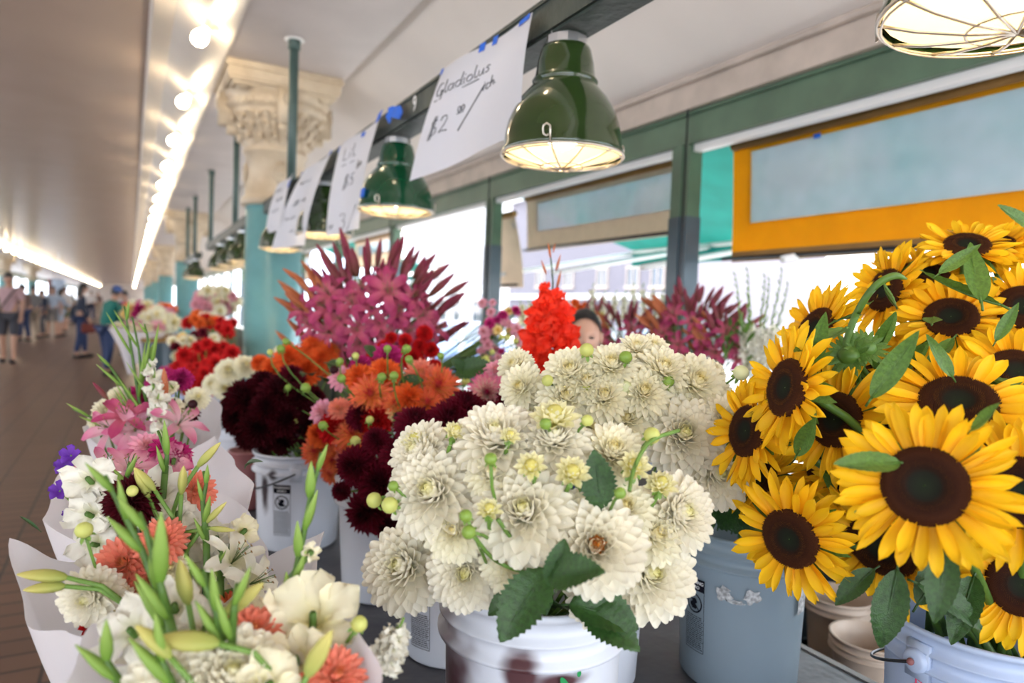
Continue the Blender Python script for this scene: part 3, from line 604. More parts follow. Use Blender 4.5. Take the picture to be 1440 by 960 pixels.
# ------------------------------------------------------------ handwriting
def arc(cx, cy, rx, ry, a0, a1, n=14): return [(cx+rx*math.cos(math.radians(a0+(a1-a0)*i/n)), cy+ry*math.sin(math.radians(a0+(a1-a0)*i/n))) for i in range(n+1)]
GL = {
 'G': ([arc(.35, .5, .3, .5, 50, 340), [(.63, .32), (.40, .34), (.66, .36), (.6, -.3), (.5, -.35)]], .72),
 'l': ([[(.1, 1.05), (.06, .5), (.1, .05), (.2, 0), (.28, .1)]], .28), 'a': ([arc(.22, .24, .18, .24, 30, 390), [(.40, .5), (.38, .1), (.5, 0)]], .5),
 'd': ([arc(.22, .24, .18, .24, 30, 390), [(.46, 1.0), (.40, .5), (.38, .1), (.5, 0)]], .5), 'i': ([[(.08, .48), (.06, .08), (.16, 0)], [(.1, .68), (.12, .73)]], .22),
 'o': ([arc(.2, .24, .18, .24, 90, 450)], .42), 'u': ([[(.05, .48), (.05, .12), (.15, 0), (.28, .08), (.33, .48), (.33, .05), (.42, 0)]], .45), 's': ([[(.3, .45), (.15, .5), (.07, .38), (.25, .22), (.26, .06), (.12, 0), (.02, .06)]], .36),
 '$': ([[(.45, .85), (.25, .95), (.08, .78), (.2, .55), (.42, .42), (.42, .15), (.22, .02), (.03, .12)], [(.36, 1.15), (.12, -.2)], [(.24, 1.15), (.0, -.2)]], .6),
 '2': ([[(.05, .75), (.15, .95), (.35, .95), (.42, .75), (.3, .45), (.03, .04), (.2, .1), (.5, .02)]], .6), '0': ([arc(.2, .45, .17, .42, 90, 450)], .42),
 '3': ([[(.05, .85), (.2, .98), (.4, .88), (.36, .62), (.18, .52), (.4, .45), (.46, .2), (.3, .0), (.05, .08)]], .55),
 '4': ([[(.3, 1), (.02, .4), (.5, .42)], [(.4, .8), (.38, 0)]], .58), '5': ([[(.45, 1), (.12, .95), (.08, .55), (.3, .6), (.45, .35), (.3, .03), (.03, .08)]], .55), '6': ([[(.4, 1), (.15, .65), (.05, .25), (.2, 0), (.4, .12), (.38, .38), (.2, .45), (.07, .3)]], .52),
 '/': ([[(.75, 1.15), (0, -.35)]], .7), 'c': ([arc(.2, .24, .17, .24, 50, 310)], .38), 'h': ([[(.06, .95), (.05, 0), (.08, .3), (.22, .48), (.32, .35), (.33, 0)]], .42), 'b': ([[(.06, .95), (.05, .0), (.25, .02), (.36, .22), (.25, .46), (.07, .3)]], .42),
 'r': ([[(.05, .48), (.06, 0), (.07, .3), (.2, .48), (.3, .42)]], .32), 'n': ([[(.05, .48), (.05, 0), (.08, .35), (.22, .48), (.32, .35), (.33, 0)]], .42), 'y': ([[(.03, .48), (.18, .05)], [(.36, .48), (.1, -.4)]], .42),
 'L': ([[(.08, 1), (.05, 0), (.4, .03)]], .45), 'e': ([[(.05, .25), (.36, .3), (.3, .48), (.12, .45), (.05, .2), (.16, 0), (.36, .08)]], .42), '.': ([[(.05, .02), (.09, .0)]], .2), ' ': ([], .3), '-': ([[(0, .3), (.5, .33)]], .6), '_': ([], .1)}
def sheet(name, TL, TR, BR, BL, curl, writing, label, tapes=(), tcol='ink'):
    """paper sheet hung from its top edge; curl bulges it towards the aisle"""
    TL, TR, BR, BL = map(Vector, (TL, TR, BR, BL))
    def S(u, w, off=0):
        p = TL*(1-u)*(1-w)+TR*u*(1-w)+BR*u*w+BL*(1-u)*w
        return p+Vector((-1, 0, 0))*(curl*math.sin(math.pi*w*.9)*(.6+.4*u)+.010*math.sin(u*7+w*2)+off)
    root = thing(name, label, 'sign', TL); mb = MB(); off0 = TL
    for o in (0, .0008): mb.grid(14, 14, lambda u, w: (*(S(u, w, o)-off0), (0, 0, 0)))
    mb.build('paper', M['paper_sign'], root)
    hgt = (BL-TL).length; wid = (TR-TL).length; mb = MB()
    for txt, u, w, sz, slope, asp in writing:
        x = u*wid
        for ch in txt:
            st, adv = GL.get(ch, GL[' '])
            for s in st:
                pts = []
                for (a, b) in s:
                    X = x+a*sz*asp; Yv = w*hgt-(b*sz)-slope*(X-u*wid); pts.append(S(min(.99, X/wid), min(.99, Yv/hgt), .0022)-off0)
                if len(pts) > 1: mb.tube(pts, .0016*(1.2 if sz > .08 else .9), 4)
            x += adv*sz*asp
    mb.build('handwriting', M[tcol], root)
    for (u, w, sw, sh_) in tapes:
        mb = MB(); mb.grid(3, 3, lambda a, b: (*(S(u+(a-.5)*sw/wid, w+(b-.5)*sh_/hgt, .003)-off0), (0, 0, 0))); mb.grid(3, 3, lambda a, b: (*(S(u+(a-.5)*sw/wid, w+(b-.5)*sh_/hgt, .004)-off0), (0, 0, 0))); mb.build('tape', M['tape'], root)
    return root
X1 = .965
sheet('price_sign', PX(622, 100, X1), PX(752, 18, X1), PX(737, 188, X1-.05), PX(580, 255, X1-.03), .01,
      [('Gladiolus', .065, .27, .046, .0, 2.15), ('-', .07, .345, .06, .0, 10), ('$2', .12, .64, .062, .0, 1.75), ('00', .38, .52, .024, .0, 2.2), ('-', .38, .56, .04, .0, 1.9), ('/', .42, .62, .085, 0, 2.0), ('ich.', .60, .44, .042, .0, 2.0)],
      'large white hand-written Gladiolus $2.00 price sheet taped to the rail', tapes=[(.02, .015, .03, .02), (.5, .012, .035, .03), (.62, .01, .03, .03), (.93, .02, .07, .02), (.97, .88, .03, .035)])
sheet('price_sign', PX(478, 207, X1), PX(537, 163, X1), PX(508, 322, X1-.04), PX(462, 332, X1-.02), .02,
      [('Lil', .25, .22, .06, -.0, 3.2), ('- -', .25, .30, .04, 0, 3.4), ('$5', .35, .52, .055, 0, 3.0), ('bn', .62, .38, .045, 0, 3.2), ('or', .06, .93, .04, 0, 3.2), ('3', .32, .95, .08, 0, 3.6), ('/', .66, .96, .08, 0, 2.8)],
      'second price sheet with a large 3 at its lower edge, left of the emerald lamp', tapes=[(.02, .03, .03, .03), (.6, .04, .05, .02), (.98, .0, .09, .04)])
sheet('price_sign', PX(425, 243, X1), PX(469, 212, X1), PX(432, 345, X1-.04), PX(385, 350, X1-.02), .03,
      [('eni', .25, .2, .045, 0, 5), ('$4', .3, .45, .05, 0, 5), ('bch', .2, .62, .04, 0, 5), ('rn', .4, .8, .04, 0, 5)], 'third price sheet from the front, long and curling over the lamp behind', tapes=[(.06, .02, .08, .03), (.97, .01, .06, .04)])
sheet('price_sign', PX(389, 262, X1), PX(414, 243, X1), PX(402, 318, X1-.03), PX(376, 329, X1-.02), .02,
      [('rn', .2, .2, .05, 0, 5), ('ee', .3, .4, .05, 0, 5), ('un', .2, .6, .05, 0, 5)], 'smallest farthest price sheet, in front of the blue column top', tapes=[(.95, .2, .12, .05)])
p = PX(557, 160, .97); t = thing('rail_tape', 'crumpled blue tape stuck on the rail above the emerald lamp', 'tape', p)
mb = MB()
for k in range(2): mb.grid(6, 4, lambda u, w: (-.006-.004*k-.008*math.sin(u*9+w*4), (.5-u)*.16, (.5-w)*.05+.012*math.sin(u*5), (0, 0, 0)))
mb.build('tape_strip', M['tape'], t)
# ------------------------------------------------------------ blinds
def blind(y0, y1, z0, z1, wy0, wy1, wz0, wz1, m, hem, label, hemh=.06, sway=.03):
    t = thing('roll_blind', label, 'blind', (3.08, y0, z1)); X = 3.08
    def S(y, z): return (.0+sway*math.sin((z1-z)*2.2), y-y0, z-z1)
    def patch(mb, a, b, c, d, n=10, th=.003, xo=0.0):
        for o in (xo, xo+th):
            mb.grid(max(2, int((b-a)*8)), n, lambda u, w: (S(a+(b-a)*u, c+(d-c)*w)[0]+o, *S(a+(b-a)*u, c+(d-c)*w)[1:], (0, 0, 0)))
    mb = MB(); patch(mb, y0, y1, z0+hemh, wz0); patch(mb, y0, wy0, wz0, wz1); patch(mb, wy1, y1, wz0, wz1); patch(mb, y0, y1, wz1, z1, 3); mb.build('fabric', M[m], t)
    mb = MB(); patch(mb, wy0-.02, wy1+.02, wz0-.015, wz1+.015, xo=.012); mb.build('clear_window', M['vinyl'], t)
    mb = MB(); patch(mb, y0, y1, z0, z0+hemh, 3); mb.build('hem', M[hem], t)
    mb = MB(); mb.tube([(.02, -.06, z0-z1+.02), (.02, y1-y0+.06, z0-z1+.02)], .012, 8); mb.build('bottom_bar', M['dark_metal'], t)
    mb = MB(); mb.tube([(0, 0, .005), (0, y1-y0, .005)], .03, 10); mb.build('roller', M['hem_brown'], t)
    return t
blind(.72, 2.93, 1.86, 2.53, .76, 2.80, 2.08, 2.485, 'blind_orange', 'hem_brown', 'bright orange roll-down blind with a wide clear vinyl window, over the sunflowers')
blind(3.32, 5.34, 2.06, 2.53, 3.42, 5.16, 2.23, 2.47, 'blind_beige', 'blind_beige', 'beige canvas roll-down blind with a clear window, behind the lamp', .04)
blind(5.55, 6.0, 1.75, 2.42, 5.6, 5.62, 2.3, 2.35, 'blind_beige', 'blind_beige', 'narrow strip of beige blind hanging beside the second window post', .04, .12)
blind(8.6, 10.7, 2.1, 2.53, 8.7, 10.6, 2.3, 2.45, 'blind_beige', 'blind_beige', 'pale beige blind in the third bay, behind the purple lily buds', .04)
blind(13.8, 16.3, 2.0, 2.53, 13.9, 16.2, 2.2, 2.45, 'blind_beige', 'blind_beige', 'far beige blind beyond the lily bunch', .04)
# blue tape bit on orange blind
mb = MB(); mb.box(-.002, .002, -.02, .02, -.012, .012); tag(mb.build('tape', M['tape'], M=Matrix.Translation(PX(1149, 191, 3.04))), 'tiny blue tape bit near the top of the orange blind', 'tape')
# outside awnings
def awning(y0, y1, label):
    t = thing('awning', label, 'awning', (3.01, y0, 2.75)); L = y1-y0; mb = MB()
    for o in (0, .012): mb.grid(12, 6, lambda u, w: (w*1.75, u*L, -w*.52-.03*math.sin(w*3.14)+o, (0, 0, 0)))
    mb.build('canvas', M['teal'], t); mb = MB()
    for o in (0, .01): mb.grid(30, 3, lambda u, w: (1.75+.02*math.sin(u*60)+o, u*L, -.52-w*.17, (0, 0, 0)))
    mb.build('valance', M['teal'], t); mb = MB()
    for q in range(int(L/1.1)+1): mb.tube([(.0, q*L/int(L/1.1), -.9), (1.75, q*L/int(L/1.1), -.55)], .022, 6)
    mb.tube([(1.75, 0, -.53), (1.75, L, -.53)], .025, 8); mb.build('frame', M['white_paint'], t); return t
awning(.2, 5.9, 'teal canvas awning outside, beyond the orange blind'); awning(11.5, 14.0, 'teal canvas awning outside the third bay')
# ------------------------------------------------------------ counters
def counter(name, x0, x1, y0, y1, z, label, front=True):
    t = thing(name, label, 'counter', (x0, y0, 0)); w, l = x1-x0, y1-y0
    mb = MB(); mb.box(0, w, 0, l, z-.045, z); mb.build('tabletop', M['table_top'], t, False)
    mb = MB(); mb.box(w, w+.02, 0, l, z-.05, z+.003); mb.box(-.02, 0, 0, l, z-.05, z+.003); mb.build('edge_strip', M['table_edge'], t, False)
    mb = MB(); mb.box(.08, .11, .03, l-.03, 0, z-.045); mb.build('skirt_panel', M['post_grey'], t, False)
    for a in (.06, l-.12):
        mb = MB(); mb.box(w-.1, w-.04, a, a+.06, 0, z-.045); mb.build('leg', M['post_grey'], t, False)
    return t
counter('counter', .30, 1.50, -.5, 3.9, .69, 'dark grey flower counter carrying the white dahlia and sunflower buckets')
counter('counter', .30, 1.30, 4.2, 5.9, .62, 'dark low table holding the red and white flower buckets before the column')
counter('counter', .30, 1.30, 7.2, 30, .69, 'long far counter of flowers beyond the first column')
counter('bench', .02, .26, .45, 3.0, .52, 'low bench in front of the counter holding the wrapped bouquets')
counter('window_shelf', 2.3, 2.78, 1.2, 6.2, .70, 'shelf under the windows holding lily and gladiolus buckets')
# ------------------------------------------------------------ buckets
def stain_mat(name, base, blobs, scol):
    m = M[base].copy(); m.name = name; n = m.node_tree; L = n.links; b = n.nodes['Principled BSDF']; src = b.inputs['Base Color'].links[0].from_socket
    tc = n.nodes.new('ShaderNodeTexCoord'); nz = n.nodes.new('ShaderNodeTexNoise'); nz.inputs['Scale'].default_value = 14; L.new(tc.outputs['Object'], nz.inputs['Vector'])
    last = src
    for (x, y, z, sx, sy, sz) in blobs:
        mp = n.nodes.new('ShaderNodeMapping'); mp.vector_type = 'TEXTURE'; mp.inputs['Location'].default_value = (x, y, z); mp.inputs['Scale'].default_value = (sx, sy, sz)
        L.new(tc.outputs['Object'], mp.inputs[0]); ln = n.nodes.new('ShaderNodeVectorMath'); ln.operation = 'LENGTH'; L.new(mp.outputs[0], ln.inputs[0])
        ad = n.nodes.new('ShaderNodeMath'); ad.operation = 'MULTIPLY_ADD'; ad.inputs[1].default_value = .9; L.new(nz.outputs['Fac'], ad.inputs[0]); L.new(ln.outputs['Value'], ad.inputs[2])
        mr = n.nodes.new('ShaderNodeMapRange'); mr.inputs['From Min'].default_value = .85; mr.inputs['From Max'].default_value = 1.5; mr.inputs['To Min'].default_value = 1; mr.inputs['To Max'].default_value = 0; mr.interpolation_type = 'SMOOTHSTEP'
        L.new(ad.outputs[0], mr.inputs[0]); mx = n.nodes.new('ShaderNodeMix'); mx.data_type = 'RGBA'; L.new(mr.outputs[0], mx.inputs[0]); L.new(last, mx.inputs[6]); mx.inputs[7].default_value = (*scol, 1); last = mx.outputs[2]
    L.new(last, b.inputs['Base Color'])
    for q in n.nodes:
        if q.type == 'BSDF_TRANSLUCENT': L.new(last, q.inputs[0])
    return m
def bucket(x, y, z, h, rt, rb, m, label, group=None, ribs=True, handle=None, name='bucket', rust=False, liquid=.0):
    t = thing(name, label, 'bucket', (x, y, z), group=group); th_ = .004
    def rr(q): return rb+(rt-.006-rb)*q
    pr = [(.001, .003), (rb-.006, .003), (rb, .010), (rr(.35), h*.35), (rr(.78), h*.78)]
    if ribs: pr += [(rr(.80), h*.795), (rr(.8)+.013, h*.80), (rr(.8)+.013, h*.815), (rr(.8)+.002, h*.825), (rr(.87), h*.87), (rr(.87)+.011, h*.885), (rr(.87)+.011, h*.895), (rr(.88)+.001, h*.905), (rr(.95), h*.965), (rt+.002, h*.97), (rt+.003, h*.995)]
    else: pr += [(rr(.9), h*.9), (rt, h*.95), (rt+.002, h*.99)]
    pr += [(rt-.002, h), (rt-.007, h*.99), (rr(.8)-.006, h*.8), (rb-.008, .012), (.001, .012)]
    mb = MB(); mb.lathe(pr, 48); mb.build('bucket_body', m if not isinstance(m, str) else M[m], t)
    if liquid:
        mb = MB(); mb.lathe([(.001, .016), (rb-.012, .016), (rr(liquid)-.010, h*liquid), (.001, h*liquid)], 32); mb.build('water', M['water'], t)
    if handle is not None:
        a0 = handle
        for s in (0, math.pi):
            mb = MB(); Mx = Matrix.Rotation(a0+s, 4, 'Z') @ Matrix.Translation((rr(.86)+.004, 0, h*.84)) @ Matrix.Rotation(math.pi/2, 4, 'Y')
            mb.lathe([(.020, 0), (.020, .012), (.016, .016), (.001, .016)], 14, M=Mx); mb.box(-.03, .03, -.02, .02, -.004, .006, M=Mx); mb.build('handle_ear', m if not isinstance(m, str) else M[m], t)
        mb = MB(); R1 = rt+.016; pts = []
        for i in range(25):
            q = i/24*math.pi; pts.append((R1*math.cos(q), -R1*math.sin(q)*.94, h*.84-.075*math.sin(q)))
        mb.tube(pts, .0028, 6, M=Matrix.Rotation(a0, 4, 'Z')); mb.build('wire_handle', M['dark_metal'], t)
        if rust:
            mb = MB(); mb.ball((R1*math.cos(a0), R1*math.sin(a0), h*.84), .006, .006, .006, 8, 6); mb.build('rusty_pin', M['terracotta'], t)
    return t
def wrap(me, r, ang, z0, hscale=1.0, taper=0.0):
    """bend a flat mesh (x right, y up, z out) round a bucket"""
    for v in me.vertices:
        a = ang-(-v.co.x)/r*1.0; zz = z0+v.co.y; q = r+taper*v.co.y+v.co.z+.0012
        v.co = Vector((q*math.cos(a), q*math.sin(a), zz))
    me.update(); return me
def warning_label(t, r, ang, zc, s=1.0, taper=0.0):
    """child drowning warning sticker: black header with WARNING / AVISO, barred circle, fine print"""
    w, h = .052*s, .155*s; mb = MB()
    def frm(x0, x1, y0, y1, z=.0003, mi=0, n=6): mb.grid(n, max(1, int((y1-y0)/.02)), lambda u, v: (x0+(x1-x0)*u, y0+(y1-y0)*v, z, (0, 0, 0)), mi)
    e = .0012*s
    for q in ((-w/2, w/2, h/2-e, h/2), (-w/2, w/2, -h/2, -h/2+e), (-w/2, -w/2+e, -h/2, h/2), (w/2-e, w/2, -h/2, h/2)): frm(*q)
    frm(-w/2, w/2, h/2-.026*s, h/2)
    cx, cy, ro = 0, .024*s, .021*s
    mb.grid(36, 1, lambda u, v: (cx+(ro-.0032*s*v)*math.cos(u*6.2832), cy+(ro-.0032*s*v)*math.sin(u*6.2832), .0004, (0, 0, 0)))
    mb.grid(6, 1, lambda u, v: (cx+(u-.5)*1.9*ro*.72-.0012*s*(v-.5), cy-(u-.5)*1.9*ro*.72-.0028*s*(v-.5), .0005, (0, 0, 0)))
    # leaning toddler figure over a pail
    blob = [(-.4, -.75), (.35, -.75), (.42, -.2), (.15, -.15), (.5, .15), (.35, .55), (.0, .62), (-.3, .4), (-.35, .0), (-.6, -.1), (-.62, -.35), (-.4, -.3)]
    mb.add([(cx+a*ro*.8, cy+b*ro*.8, .0004) for a, b in blob], [tuple(range(len(blob)))])
    mb.grid(12, 1, lambda u, v: (cx-.25*ro+.28*ro*v*math.cos(u*6.283), cy-.2*ro+.28*ro*v*math.sin(u*6.283), .0005, (0, 0, 0)))
    random.seed(2)
    for i in range(17):
        yy = -.004*s-i*.0042*s
        if i in (6, 12): frm(-w/2, w/2, yy-.0006*s, yy+.0004*s); continue
        x = -w/2+.003*s
        while x < w/2-.006*s:
            l = U(.004, .010)*s; frm(x, min(x+l, w/2-.003*s), yy-.0008*s, yy+.0008*s, n=1); x += l+.0014*s
    me = mb.mesh('warning_print', M['ink'], False); wrap(me, r, ang, zc, taper=taper); inst('warning_print', me, t)
    for txt, dy in (('WARNING', h/2-.0085*s), ('AVISO', h/2-.019*s)):
        me = text_mesh(txt, .0098*s); me.materials.append(M['white_paint'])
        for v in me.vertices: v.co.y += dy; v.co.z += .0006
        wrap(me, r, ang, zc, taper=taper); inst('warning_heading', me, t)
def toward(x, y, da=0): return math.atan2(CAM.y-y, CAM.x-x)+math.radians(da)
def at(px, d): q = P(px, 480, d); return q.x, q.y
brown = (.09, .035, .04)
BF = at(765, 1.09); aF = toward(*BF)
c_, s_ = math.cos(aF), math.sin(aF)
def onb(r, da, z): return (r*math.cos(aF+math.radians(da)), r*math.sin(aF+math.radians(da)), z)
mF = stain_mat('stained_white_plastic', 'white_plastic', [(*onb(.145, -56, .17), .075, .075, .26), (*onb(.145, -6, .315), .032, .032, .05), (*onb(.145, -18, .22), .06, .06, .06), (*onb(.145, 19, .305), .055, .04, .016), (*onb(.145, 10, .12), .08, .08, .05)], brown)
t = bucket(BF[0], BF[1], .69, .405, .150, .132, mF, 'white plastic bucket with purple-brown paint stains holding the front white dahlias')
mb = MB()
for da, z, w, h, rot in ((20, .30, .007, .016, -.5), (27.5, .317, .0035, .005, 0), (32, .26, .004, .008, .3), (14, .28, .004, .010, -.7)):
    n = 14; r = .1475
    pts = [(w*math.cos(i*6.283/n)*math.cos(rot)-h*math.sin(i*6.283/n)*math.sin(rot)*-1, h*math.sin(i*6.283/n)) for i in range(n)]
    mb.add([((r+.001)*math.cos(aF+math.radians(da)+x/r), (r+.001)*math.sin(aF+math.radians(da)+x/r), z+y) for x, y in pts], [tuple(range(n))])
mk('green_paint', (.01, .22, .06), .4); mb.build('green_paint_marks', M['green_paint'], t)
B3 = at(1060, 1.58); mk('translucent_plastic', (.36, .44, .50), .3, noise_=.08, nscale=5, trans=.30, alpha=.22)
t = bucket(B3[0], B3[1], .69, .355, .150, .132, 'translucent_plastic', 'grey-blue translucent bucket with water inside, warning label and torn stickers', liquid=.30)
a3 = toward(*B3); warning_label(t, .1405, a3-math.radians(43), .165, 1.08, .045)
mk('torn_sticker', (.55, .55, .55), .8, noise_=.6, nscale=120)
random.seed(8)
for nm, ca, zc, w, h in (('torn_sticker', -14, .235, .022, .02), ('torn_sticker', 10, .238, .024, .018), ('torn_sticker', -2, .222, .018, .006), ('barcode_sticker', 62, .235, .016, .045)):
    mb = MB(); n = 22; a = a3+math.radians(ca); c = [(U(.55, 1.1)*w*math.cos(i*6.283/n), U(.55, 1.1)*h*math.sin(i*6.283/n)) for i in range(n)]
    if 'bar' in nm: c = [(-w, -h), (w*.8, -h*.9), (w, 0), (w, h), (0, h*.95), (-w, h)]
    mb.add([((.1455+.03*y)*math.cos(a+x/.14), (.1455+.03*y)*math.sin(a+x/.14), zc+y) for x, y in c]+[(.146*math.cos(a), .146*math.sin(a), zc)], [(i, (i+1) % len(c), len(c)) for i in range(len(c))]); mb.build(nm, M['torn_sticker'], t)
BA = at(425, 2.36); aA = toward(*BA)
mA = stain_mat('sprayed_white_plastic', 'white_plastic', [(.142*math.cos(aA-.88), .142*math.sin(aA-.88), .20, .026, .026, .085), (.145*math.cos(aA-.62), .145*math.sin(aA-.62), .265, .026, .026, .026)], (.035, .015, .02))
t = bucket(BA[0], BA[1], .69, .33, .152, .132, mA, 'white bucket with a warning label and a dark sprayed smear, under dark dahlias', handle=aA+math.radians(-4))
warning_label(t, .139, aA-math.radians(22), .15, 1.1, .05)
BB = at(552, 1.98); bucket(*BB, .69, .34, .150, .125, 'white_plastic', 'plain tapered white bucket left of the burgundy dahlias')
BC = at(655, 1.66); t = bucket(*BC, .69, .335, .150, .130, 'white_plastic', 'white bucket mostly hidden behind the front bucket, label bottom showing'); warning_label(t, .137, toward(*BC)-math.radians(38), .13, 1.1, .05)
BD = at(880, 1.45); bucket(BD[0]+.0, BD[1]+.12, .69, .33, .15, .13, 'white_plastic', 'white bucket hidden under the rear white dahlias')
BS = at(1410, 1.15); t = bucket(*BS, .69, .34, .155, .135, 'blue_plastic', 'pale blue-white bucket with wire handle at lower right, holding the sunflowers', handle=toward(*BS)-math.radians(33), rust=True)
mk('pink_mark', (.8, .05, .15), .5); mb = MB(); aS = toward(*BS)-math.radians(30)
mb.tube([(.146*math.cos(aS+q), .146*math.sin(aS+q), z) for q, z in ((-.1, .20), (-.1, .25), (.02, .245), (.02, .20))], .0014, 4); mb.build('pink_pen_mark', M['pink_mark'], t)
BT = at(520, 3.0); bucket(*BT, .69, .36, .16, .13, 'white_plastic', 'white bucket of the tall purple lilies')
BU = at(330, 3.0); bucket(*BU, .69, .30, .13, .11, 'white_plastic', 'pale bucket behind the nearest black dahlias')
BV = at(350, 2.72); bucket(*BV, .69, .24, .07, .055, 'terracotta', 'small dark terracotta-red pot left of the sprayed bucket', ribs=False, name='flower_pot')
BW = at(640, 2.35); bucket(*BW, .69, .32, .14, .12, 'white_plastic', 'white bucket hidden under the coral dahlias')
BX = at(760, 2.45); bucket(BX[0], min(BX[1], 3.5), .69, .33, .13, .11, 'white_plastic', 'slim white bucket of the red gladiolus')
# nested pots behind the counter on a crate
def floorspot(px, py, z): return PZ(px, py, z)
q = PX(1222, 893, 2.02); zc = q.z
t = thing('crate', 'dark crate behind the counter under the cream pots', 'crate', (q.x, q.y+.05, 0))
mb = MB(); zt = zc-.24; mb.box(-.28, .32, -.35, .35, 0, zt); [mb.box(-.29, .33, -.36, .36, zz, zz+.03) for zz in (.05, zt*.5, zt-.03)]; mb.build('slatted_side', M['post_grey'], t, False)
bucket(q.x, q.y, zt, .24, .112, .085, 'cream_plastic', 'cream ribbed pot half seen behind the counter edge, front of two', name='flower_pot')
bucket(q.x+.16, q.y+.22, zt, .26, .112, .085, 'cream_plastic', 'cream ribbed pot further back, its rim just showing', name='flower_pot')
bucket(q.x+.05, q.y+.62, 0, zt+.36, .17, .14, 'post_grey', 'dark tub standing behind the cream pots', name='tub')
# ------------------------------------------------------------ WHITE DAHLIAS
random.seed(11)
footF = lambda: (BF[0]+U(-.08, .08), BF[1]+U(-.08, .08), .98)
foot3 = lambda: (B3[0]+U(-.08, .08), B3[1]+U(-.08, .08), .97)
footD = lambda: (BD[0]+U(-.08, .08), BD[1]+.12+U(-.08, .08), .97)
wl = [  # px,py,diameter px,a,b,label
 (611, 693, 124, -.35, .25, 'big full white dahlia left of centre above the lower left pair'), (572, 797, 120, -.5, .15, 'lowest left white dahlia, domed, drooping over the bucket edge'),
 (655, 804, 100, -.1, -.15, 'white dahlia just right of the lowest left one, over the rim'), (738, 722, 132, -.1, .35, 'large white dahlia in the middle above the dark leaves'),
 (838, 768, 128, .05, .1, 'white dahlia with an orange heart, right of the dark leaves'), (911, 805, 132, .35, .05, 'lowest right white dahlia with a creamy heart'),
 (700, 622, 118, -.15, .95, 'broad white dahlia seen from its side at the upper left of the front bunch'), (952, 722, 112, .7, .3, 'white dahlia at the right edge beneath the half-open ball'),
 (595, 640, 96, -.75, .6, 'white dahlia on the far left shoulder of the front bunch'), (692, 668, 72, -.1, .6, 'small creamy dahlia between two large ones, left of the half-open ball'),
 (876, 716, 84, .25, .5, 'smaller ivory dahlia behind the orange-hearted one'), (860, 640, 92, .2, .8, 'ivory dahlia at the back right of the front bunch'),
 (780, 622, 100, 0, .9, 'ivory dahlia at the back centre of the front bunch'), (640, 745, 84, -.3, .0, 'white dahlia tucked between the left blooms'), (800, 735, 88, .05, .4, 'white dahlia tucked right of the middle bloom'),
 (848, 835, 96, .1, -.3, 'low white dahlia hanging below the orange-hearted one'), (918, 752, 84, .5, .3, 'ivory dahlia between the two right blooms'), (720, 790, 84, 0, -.1, 'white dahlia bottom edge above the dark leaf')]
for (px, py, dm, a, b, lb) in wl:
    d = dome(px, py, 760, 725, 260, 190, 1.13, .24)-(.035 if 'orange heart' in lb else 0); s = dm/FPX*d/2*1.12; p = P(px, py, d)
    kind = 'white' if dm > 95 else 'ivory'
    t = dahlia(kind, p, vdir(p, a*1.2, b), s, footF(), lb)
    if 'orange heart' in lb:
        mk('orange_heart', (.85, .33, .04), .6, noise_=.4, nscale=60); mb = MB()
        for i in range(26): petal(mb, .30, .10, pmat(math.radians(4+48*(i/26)**.6), i*GA, .02, .28), bend=.5, cup=1.2, tip=.4, base=.5)
        mb.build('flower_center', M['orange_heart'], t, M=frame((0, 0, 0), vdir(p, a*1.2, b), 0, s))
hl = [(780, 585, 78, .0, 1.5, 'half-open cream dahlia seen from the side on a tall green stalk'), (930, 680, 52, .2, .9, 'half-open ball dahlia on the right of the front bunch'), (805, 664, 58, .1, .6, 'half-open striped ball dahlia near the upright leaf'),
      (747, 655, 52, -.1, .5, 'half-open dahlia with toothed petals beside the bud stalk'), (892, 655, 60, .3, .7, 'half-open yellow-cream dahlia right of the upright leaf'), (688, 716, 44, .0, .75, 'half-open round ball bud in the middle left'),
      (584, 617, 46, -.5, 1.3, 'half-open pale bud on the top left of the front bunch'), (717, 612, 34, .2, 1.0, 'small half-open bud on the broad side-on dahlia'), (640, 606, 40, .6, 1.2, 'half-open narrow bud between burgundy and white')]
for (px, py, dm, a, b, lb) in hl:
    d = dome(px, py, 760, 725, 260, 190, 1.10, .27); p = P(px, py, d); z = vdir(p, a, b)
    dahlia('white', p, z, dm/FPX*d/2*.95, footF(), lb, half=True)
bl = [(659, 748, 24, 'bud_green', -.6, 0, 'round green bud on the left of the front bunch, lowest'), (655, 725, 22, 'bud_green', -.4, .8, 'green bud above the lowest round one'), (526, 703, 26, 'bud_cream', -1.2, .3, 'left one of the pale bud pair beside the burgundy dahlias'), (548, 710, 28, 'bud_cream', -.6, .1, 'right one of the pale bud pair beside the burgundy dahlias'),
      (767, 596, 20, 'bud_green', -.2, -.1, 'green bud hanging by the side-on half-open dahlia'), (826, 591, 20, 'bud_cream', .3, .2, 'yellow-green bud on the stalk crossing centre top'), (872, 693, 20, 'bud_green', .2, .2, 'green bud beside the upright leaf'), (553, 683, 18, 'bud_green', -.9, .9, 'small bud above the pale pair'), (917, 612, 28, 'bud_cream', .5, .7, 'pale bud between the front and rear white bunches'), (690, 645, 22, 'bud_green', 0, 1.4, 'green calyx bud behind the creamy dahlia')]
for (px, py, dm, k, a, b, lb) in bl:
    d = dome(px, py, 760, 725, 270, 190, 1.07, .28); p = P(px, py, d); flower_bud(k, p, vdir(p, a, b), dm/FPX*d/2, footF(), lb)
